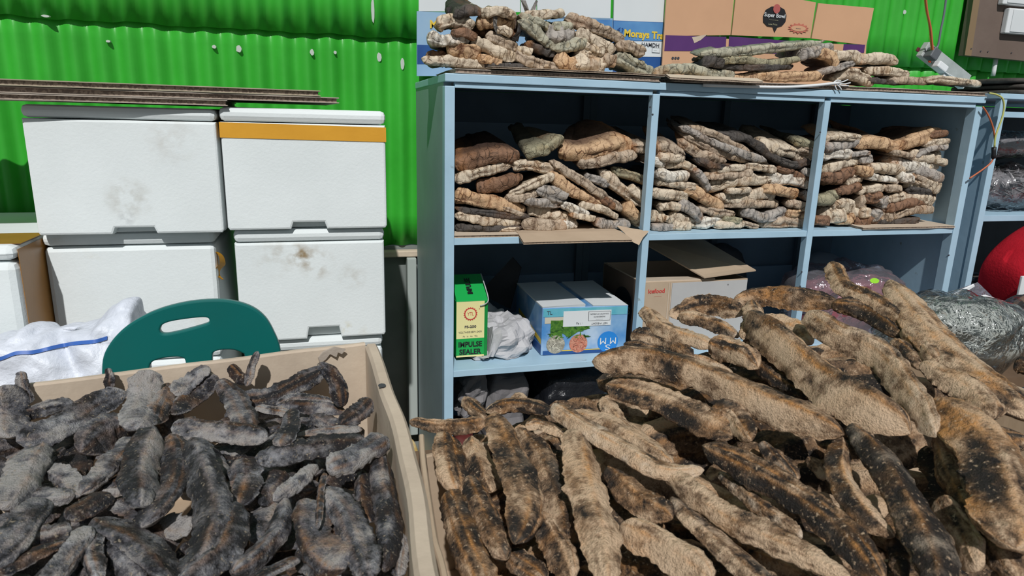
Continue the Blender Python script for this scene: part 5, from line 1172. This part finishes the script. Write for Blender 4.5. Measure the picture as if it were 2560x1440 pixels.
v, f = hexa_vf([Vector(p) for p in ((n1.x+.10, .06, n1.z+.010), (n2.x+.012, .055, n1.z+.028), (n2.x+.01, .375, n1.z+.07), (n1.x-.02, .375, n1.z+.095), (n1.x+.10, .06, n1.z+.014), (n2.x+.012, .055, n1.z+.032), (n2.x+.01, .375, n1.z+.074), (n1.x-.02, .375, n1.z+.099))]); obj('flap', tf(v), f, M_CARD, t)
v, f = hexa_vf([Vector(p) for p in ((XL+.002, .08, n1.z), (n1.x+.15, .078, n1.z), (n1.x+.10, .13, n1.z-.004), (XL+.004, .15, n1.z-.004), (XL+.002, .08, n1.z+.004), (n1.x+.15, .078, n1.z+.004), (n1.x+.10, .13, n1.z), (XL+.004, .15, n1.z))]); obj('flap', tf(v), f, M_CARDL, t)
o = text(t, 'v', .012, Vector((n2.x-.07, .0732, n1.z-.016)), XA, ZA, M_INK)
side_m = mat('shaded_board', (.13, .085, .06), .8, (.10, .065, .045), 8)  # brown side under grazing light: its shade is put into this darker colour
xs_ = XL-.0006; v, f = box_vf(xs_-.0006, xs_, .08, .37, zs+.002, n1.z-.002); obj('side_print_or_shade', v, f, side_m, t)
plate('emblem', Vector((xs_-.0008, .20, zs+.105)), (0, -1, 0), ZA, circ(0, 0, .07, ry=.062), M_BLACK, t)
text(t, '9s', .050, Vector((xs_-.0018, .165, zs+.105)), (0, -1, 0), ZA, mat('gold_ink'), bold=.0006)

# bagged pink meat, dark arch and clear bag in the right bay
mb = thing('meat_bag', (1.42, .2, zs), 'clear plastic bag of dark pink dried meat with a lime green label', 'bag')
v, f = blob_vf((1.40, .16, zs+.075), (.19, .115, .125), 3.2, .02, 7, 44, 24, 5, flat=zs+.001); obj('contents', v, f, M_MEAT, mb, True)
v, f = blob_vf((1.40, .165, zs+.08), (.205, .13, .138), 3.0, .018, 8, 60, 32, 6, flat=zs+.001, fold=.02, ffreq=18); obj('film', v, f, FILM2, mb, True)
lp = at_y(2186, 702, .012); plate('label', lp, XA, Vector((0, .6, 1)), circ(0, 0, .018, ry=.009), M_LIME, mb, th=.001)
v, f = blob_vf((1.08, .45, zs+.06), (.12, .05, .19), 2.4, .02, 6, 36, 20, 8, flat=zs+.001); o = obj('dark_bundle', v, f, M_DARK, smooth=True); tag(o, 'dark cloth bundle in the shade behind the second shelf post', 'bundle')
v, f = blob_vf((1.54, .42, zs+.06), (.11, .08, .15), 2.4, .012, 6, 44, 24, 9, flat=zs+.001); o = obj('clear_bag', v, f, film_mat('grey_film', (.55, .6, .66), .05, .25, .35), smooth=True); tag(o, 'half-clear grey plastic bag in the corner of the right bay', 'bag')

# bottom cell
zb = ZL-.36+.0187
v, f = blob_vf((.40, .20, zb+.13), (.115, .14, .17), 4.5, .012, 10, 56, 32, 4, flat=zb+.001, fold=.02, ffreq=30); o = obj('black_bag', v, f, M_BLACKBAG, smooth=True); tag(o, 'shiny black plastic bag on the bottom shelf board', 'bag')
v, f = blob_vf((.070, .16, zb+.225), (.034, .09, .075), 3., .02, 12, 44, 26, 5, fold=.03, ffreq=26); o = obj('paper_bundle', v, f, M_PAPERD, smooth=False); tag(o, 'crumpled grey paper bundle beside the left shelf post', 'paper')
v, f = blob_vf((.190, .22, zb+.16), (.062, .14, .15), 5., .012, 9, 44, 26, 6, flat=zb+.001, fold=.015, ffreq=18); o = obj('paper_sack', v, f, M_PAPERD, smooth=False); tag(o, 'folded grey paper sack in the bottom left cell', 'sack')
v, f = blob_vf((.062, .17, zb+.05), (.040, .10, .06), 3., .012, 9, 36, 20, 7, flat=zb+.001); o = obj('red_sack', v, f, mat('dark_red', (.10, .015, .012), .7), smooth=True); tag(o, 'dark red sack under the grey paper in the bottom left cell', 'sack')
# yellow sack on the floor between boxes and shelf
v, f = blob_vf((-.10, .40, .09), (.062, .14, .085), 5, .008, 9, 36, 20, 3, flat=.001); o = obj('yellow_sack', v, f, M_YELLOWBOX, smooth=True); tag(o, 'yellow printed sack on the floor left of the shelf unit', 'sack')

# ------------------------------------------------------------------ electrics at the upper right
ps = thing('power_strip', at_y(2370, 170, .3), 'grey power strip hanging askew with plugs in it', 'power strip')
YP = .30
a_, b_2 = at_y(2306, 122, YP), at_y(2412, 206, YP-.02); ax = (b_2-a_).normalized(); nrm = Vector((0, -1, 0)); bxn = nrm.cross(ax).normalized()
if bxn.z < 0: bxn = -bxn
def obox(nm, c, lx, lw, lt, m, bev=.002):
    P = []
    for zz in (-lt, lt):
        for sx_, sz_ in ((-1, -1), (1, -1), (1, 1), (-1, 1)): P.append(c+ax*(sx_*lx)+bxn*(sz_*lw)+nrm*zz)
    v, f = hexa_vf(P, bev); bm = bmesh.new(); vs = [bm.verts.new(q) for q in v]
    for q in f: bm.faces.new([vs[i] for i in q])
    bmesh.ops.recalc_face_normals(bm, faces=bm.faces); v, f = bm_out(bm); return obj(nm, v, f, m, ps, base=False)
Ls = (b_2-a_).length
obox('housing', a_.lerp(b_2, .5), Ls/2, .027, .012, M_SOCK)
obox('face', a_.lerp(b_2, .5)+nrm*.0145, Ls/2-.008, .024, .001, mat('smoky_plastic', (.30, .33, .32), .3, (.40, .43, .42), 20), .0004)
obox('switch', at_y(2295, 124, YP-.017), .005, .007, .003, mat('dark_red_switch', (.10, .01, .02), .4), .001)
obox('plug', at_y(2331, 135, YP-.03), .017, .019, .016, M_DKPLUG, .004); obox('plug', at_y(2349, 167, YP-.032), .022, .012, .016, M_WHITEP, .004)
obox('socket', at_y(2392, 186, YP-.018), .013, .018, .003, M_SOCK, .001); obox('socket', at_y(2362, 190, YP-.018), .009, .012, .004, M_WHITEP, .001); obox('end_cap', at_y(2412, 203, YP-.02), .010, .016, .006, M_WHITEP, .003)
obox('indicator', at_y(2324, 154, YP-.03), .003, .003, .004, mat('orange_lamp', (.8, .1, .02), .4), .001)
for x, y in ((2313, 125), (2346, 121), (2358, 150), (2374, 160), (2386, 177)): plate('socket_hole', at_y(x, y, YP-.0165), ax, bxn, rect(0, 0, .006, .003), M_INK, ps)
tube('cable', [at_y(2349, 172, YP-.04), at_y(2380, 190, YP-.05), at_y(2418, 208, YP-.04)], .0015, M_WHITEP, ps, 6)
o = tube('red_cable', [at_y(x, y, YP-.04) for x, y in ((2334, 142), (2331, 110), (2327, 70), (2318, 25), (2312, -40))], .0030, M_CABLEO); tag(o, 'thin orange cable dropping to the power strip', 'cable')
o = tube('yellow_cable', [at_y(x, y, YP-.035) for x, y in ((2330, 140), (2326, 100), (2322, 60), (2314, 20), (2308, -40))], .0022, mat('yellow_thin', (.45, .40, .05), .5)); tag(o, 'thin yellow wire beside the orange cable above the power strip', 'cable')
o = tube('grey_cable', [at_y(x, y, YP-.03) for x, y in ((2340, 122), (2346, 110), (2352, 75), (2360, 35), (2370, -40))], .0035, M_CABLEG); tag(o, 'dark grey twisted cable hanging down to the power strip', 'cable')
pb = thing('switch_board', at_y(2520, 60, WY-.06), 'brown plywood board on the green wall carrying white sockets', 'board')
P = [at_y(x, y, WY-.075) for x, y in ((2412, 138), (2700, 165), (2740, -80), (2448, -80))]; v, f = strip_vf(P, Vector((0, .03, 0))); obj('plywood', v, f, M_PLY, pb)
P = [at_y(x, y, WY-.0765) for x, y in ((2412, 138), (2428, 140), (2462, -80), (2446, -80))]; v, f = strip_vf(P, Vector((0, .0012, 0))); obj('edge_strip', v, f, M_PLYE, pb)
def socket(px0, py0, px1, py1):
    a, b = at_y(px0, py1, WY-.078), at_y(px1, py0, WY-.078); v, f = box_vf(a.x, b.x, WY-.10, WY-.0755, a.z, b.z, .004); o = obj('socket_box', v, f, M_WHITEP, pb)
    v, f = box_vf(a.x+.02, b.x-.004, WY-.103, WY-.1003, a.z+.006, b.z-.005, .0012); obj('socket_plate', v, f, M_WHITEB, o)
    plate('screw', Vector(((a.x+b.x)/2+.01, WY-.1034, (a.z+b.z)/2)), XA, ZA, circ(0, 0, .003, 8), M_SOCK, o)
socket(2500, 28, 2590, 84); socket(2494, -40, 2600, 12)
for x, y in ((2452, 128), (2470, 129), (2529, 132), (2428, 122)): plate('nail', at_y(x, y, WY-.0772), XA, ZA, circ(0, 0, .003, 7), M_INK, pb)
o = tube('conduit', [at_y(2490, 146, WY-.045), at_y(2482, 190, WY-.045)], .009, M_WHITEP, None, 10, 4); tag(o, 'short white conduit pipe below the plywood board', 'pipe')
# wires over the gap between the shelf units
o = tube('yellow_wire', [at_y(x, y, -.02) for x, y in ((2474, 233), (2490, 236), (2506, 246), (2510, 268), (2505, 295), (2494, 325), (2488, 345), (2486, 368))], .0028, M_CABLEY); tag(o, 'yellow wire looping off the shelf top corner', 'wire')
ow = thing('orange_wire', at_y(2485, 380, -.015), 'orange and red wire pair with a black joint between the shelves', 'wire')
tube('upper_run', [at_y(x, y, -.015) for x, y in ((2457, 267), (2466, 280), (2476, 300), (2484, 325), (2487, 350), (2486, 372))], .0026, M_CABLEO, ow); tube('joint', [at_y(2485, 368, -.015), at_y(2484, 396, -.015)], .007, M_BLACK, ow, 8, 4)
tube('lower_run', [at_y(x, y, -.015) for x, y in ((2484, 394), (2476, 408), (2455, 425), (2424, 446))], .0026, M_CABLEO, ow)

# ------------------------------------------------------------------ right edge: bagged fish, red cloth
def small_fish(V, Fc, T, c, d, L_, w, R):
    n = len(V); up = Vector((0, 0, 1)); b = d.cross(up).normalized(); u2 = b.cross(d)
    for k, (s, ww) in enumerate(((-1, .1), (-.4, 1), (.35, .8), (1, .1))):
        for a in range(5): g = a*2*math.pi/5; V.append(c+d*(L_*s)+b*(w*ww*math.cos(g))+u2*(w*.7*ww*math.sin(g)))
    for k in range(3):
        for a in range(5): Fc.append([n+k*5+a, n+k*5+(a+1) % 5, n+k*5+5+(a+1) % 5, n+k*5+5+a])
def fish_bag(name, c, s, label, seed, m, film=FILM, count=500, group=None, L_=.03, flat=None):
    R = random.Random(seed); t = thing(name, (c[0], c[1], c[2]-s[2]), label, 'bag', group); V, Fc = [], []
    e = blob_vf(c, (s[0]*.86, s[1]*.86, s[2]*.84), 3.2, .012, 7, 40, 22, seed, flat=flat); obj('packed_core', e[0], e[1], m, t, True)
    for _ in range(count):
        th, ph = R.uniform(0, 6.28), math.asin(R.uniform(-.3, 1)); d0 = Vector((math.cos(ph)*math.cos(th), math.cos(ph)*math.sin(th), math.sin(ph)))
        k = 1/(abs(d0.x)**3.2+abs(d0.y)**3.2+abs(d0.z)**3.2)**(1/3.2); p = Vector((c[0]+d0.x*k*s[0]*.86, c[1]+d0.y*k*s[1]*.86, c[2]+d0.z*k*s[2]*.84))
        tv = Vector((R.uniform(-1, 1), R.uniform(-1, 1), R.uniform(-.6, .6))); tv = (tv-d0*tv.dot(d0)).normalized(); small_fish(V, Fc, None, p, tv, L_*R.uniform(.7, 1.2), L_*.14, R)
    o = obj('small_dried_fish', V, Fc, m, t); tag(o, kind='stuff')
    v, f = blob_vf(c, s, 3.0, .012, 8, 72, 40, seed+3, flat=flat, fold=.022, ffreq=17); obj('film', v, f, film, t, True)
    return t
fb = fish_bag('fish_bag', (1.265, -.40, .785), (.20, .125, .095), 'clear plastic bag of small silver dried fish right of the heap', 21, M_GREYFISH, count=1800, L_=.016, flat=.6905)
fp = [at_y(x, y, -.25) for x, y in ((2372, 747), (2400, 728), (2436, 712), (2437, 716), (2405, 736), (2376, 752))]; v, f = strip_vf(fp, Vector((0, .004, .002))); obj('seal_strip', v, f, M_WHITEP, fb)
v, f = strip_vf([at_y(x, y, -.24) for x, y in ((2340, 760), (2400, 722), (2445, 706), (2500, 760))], Vector((0, .002, 0))); obj('bag_mouth', v, f, FILM2, fb)
v, f = strip_vf([at_y(x, y, -.27) for x, y in ((2420, 752), (2470, 742), (2530, 762), (2500, 774))], Vector((0, .01, .004))); obj('white_tag', v, f, M_WHITEP, fb)
fb2 = fish_bag('fish_bag', (1.70, -.36, .77), (.105, .13, .085), 'clear plastic bag of reddish dried fish at the right edge', 22, mat('reddish_fish', (.16, .09, .06), .6, (.26, .17, .12), 26, 5), count=900, L_=.018, flat=.6905)
st2 = thing('side_table', (1.35, -.36, 0), 'side table under the plastic fish bags', 'table'); box('table_top', .95, 1.75, -.515, -.20, .66, .69, M_WOOD, st2)
for x in (.99, 1.71):
    for y in (-.48, -.24): box('leg', x-.02, x+.02, y-.02, y+.02, 0, .6599, M_WOOD, st2)
# red cloth
def red_cloth():
    ol = [(2490, 900), (2494, 780), (2498, 715), (2505, 672), (2520, 640), (2546, 610), (2580, 582), (2620, 558), (2670, 536), (2740, 525), (2820, 545), (2860, 660), (2870, 900)]
    P = smooth_path([at_y(x, y, -.10) for x, y in ol], 60); n = 22; V, Fc = [], []; zb_ = .35
    xm = sum(p.x for p in P)/len(P)
    for j in range(n+1):
        a = math.pi*j/n; k = max(.02, math.sin(a))**.5; dy = -math.cos(a)*.085
        for p in P:
            f_ = (.014*math.sin(p.x*40+p.z*5)+.045*noise.noise(Vector((p.x*9, p.z*5, 3))))*(1 if j < n/2 else 0)*k
            V.append(Vector((xm+(p.x-xm)*(.90+.10*k), -.10+dy+f_, zb_+(p.z-zb_)*(.9+.1*k))))
    m = len(P)
    for j in range(n):
        for i in range(m-1): Fc.append([j*m+i, j*m+i+1, (j+1)*m+i+1, (j+1)*m+i])
    Fc.append(list(range(m))[::-1]); Fc.append([n*m+i for i in range(m)])
    o = obj('red_cloth', V, Fc, M_REDCL, smooth=True); tag(o, 'red cloth draped in a rounded hump at the right edge', 'cloth')
red_cloth()
st = box('stool', 1.64, 1.95, -.17, -.03, 0, .349, M_WOOD, None, .004); tag(st, 'wooden stool under the red cloth', 'stool')
a = at_y(2552, 690, -.215); v, f = box_vf(a.x, a.x+.10, -.221, -.213, a.z-.11, a.z, .002); o = obj('white_card', v, f, M_WHITEB); tag(o, 'white card propped in front of the red cloth', 'card')
# bagged fish on the second unit
fish_bag('fish_bag', (2.06, .20, 1.105), (.26, .15, .075), 'lower clear bag of grey dried fish on the right shelf unit', 31, mat('ash_fish', (.12, .115, .12), .35, (.30, .29, .30), 30, 5), FILM, 500, flat=1.029)
fish_bag('fish_bag', (2.06, .22, 1.255), (.24, .13, .04), 'upper clear bag of grey dried fish on the right shelf unit', 32, mat('ash_fish'), FILM, 240)
fish_bag('fish_bag', (2.04, .20, .70), (.24, .15, .06), 'dark bag of dried fish on the lower board behind the red cloth', 33, M_DARKFISH, FILM2, 120, flat=.641)
for k, (a0, a1, b0, b1, z0, z1) in enumerate(((1.93, 2.7, .06, .40, 1.4195, 1.440), (1.96, 2.7, .08, .42, 1.4415, 1.460), (1.94, 2.7, .10, .45, 1.4615, 1.482))):
    v, f = blob_vf(((a0+a1)/2, (b0+b1)/2, (z0+z1)/2), ((a1-a0)/2, (b1-b0)/2, (z1-z0)/2), 7, .003, 12, 60, 14, 40+k); o = obj('dark_fish_slab', v, f, M_DARKFISH, smooth=True)
    tag(o, ['lowest', 'middle', 'topmost'][k]+' dark flat fish slab on top of the right shelf unit', 'dried fish', 'dark slabs on the right shelf unit')
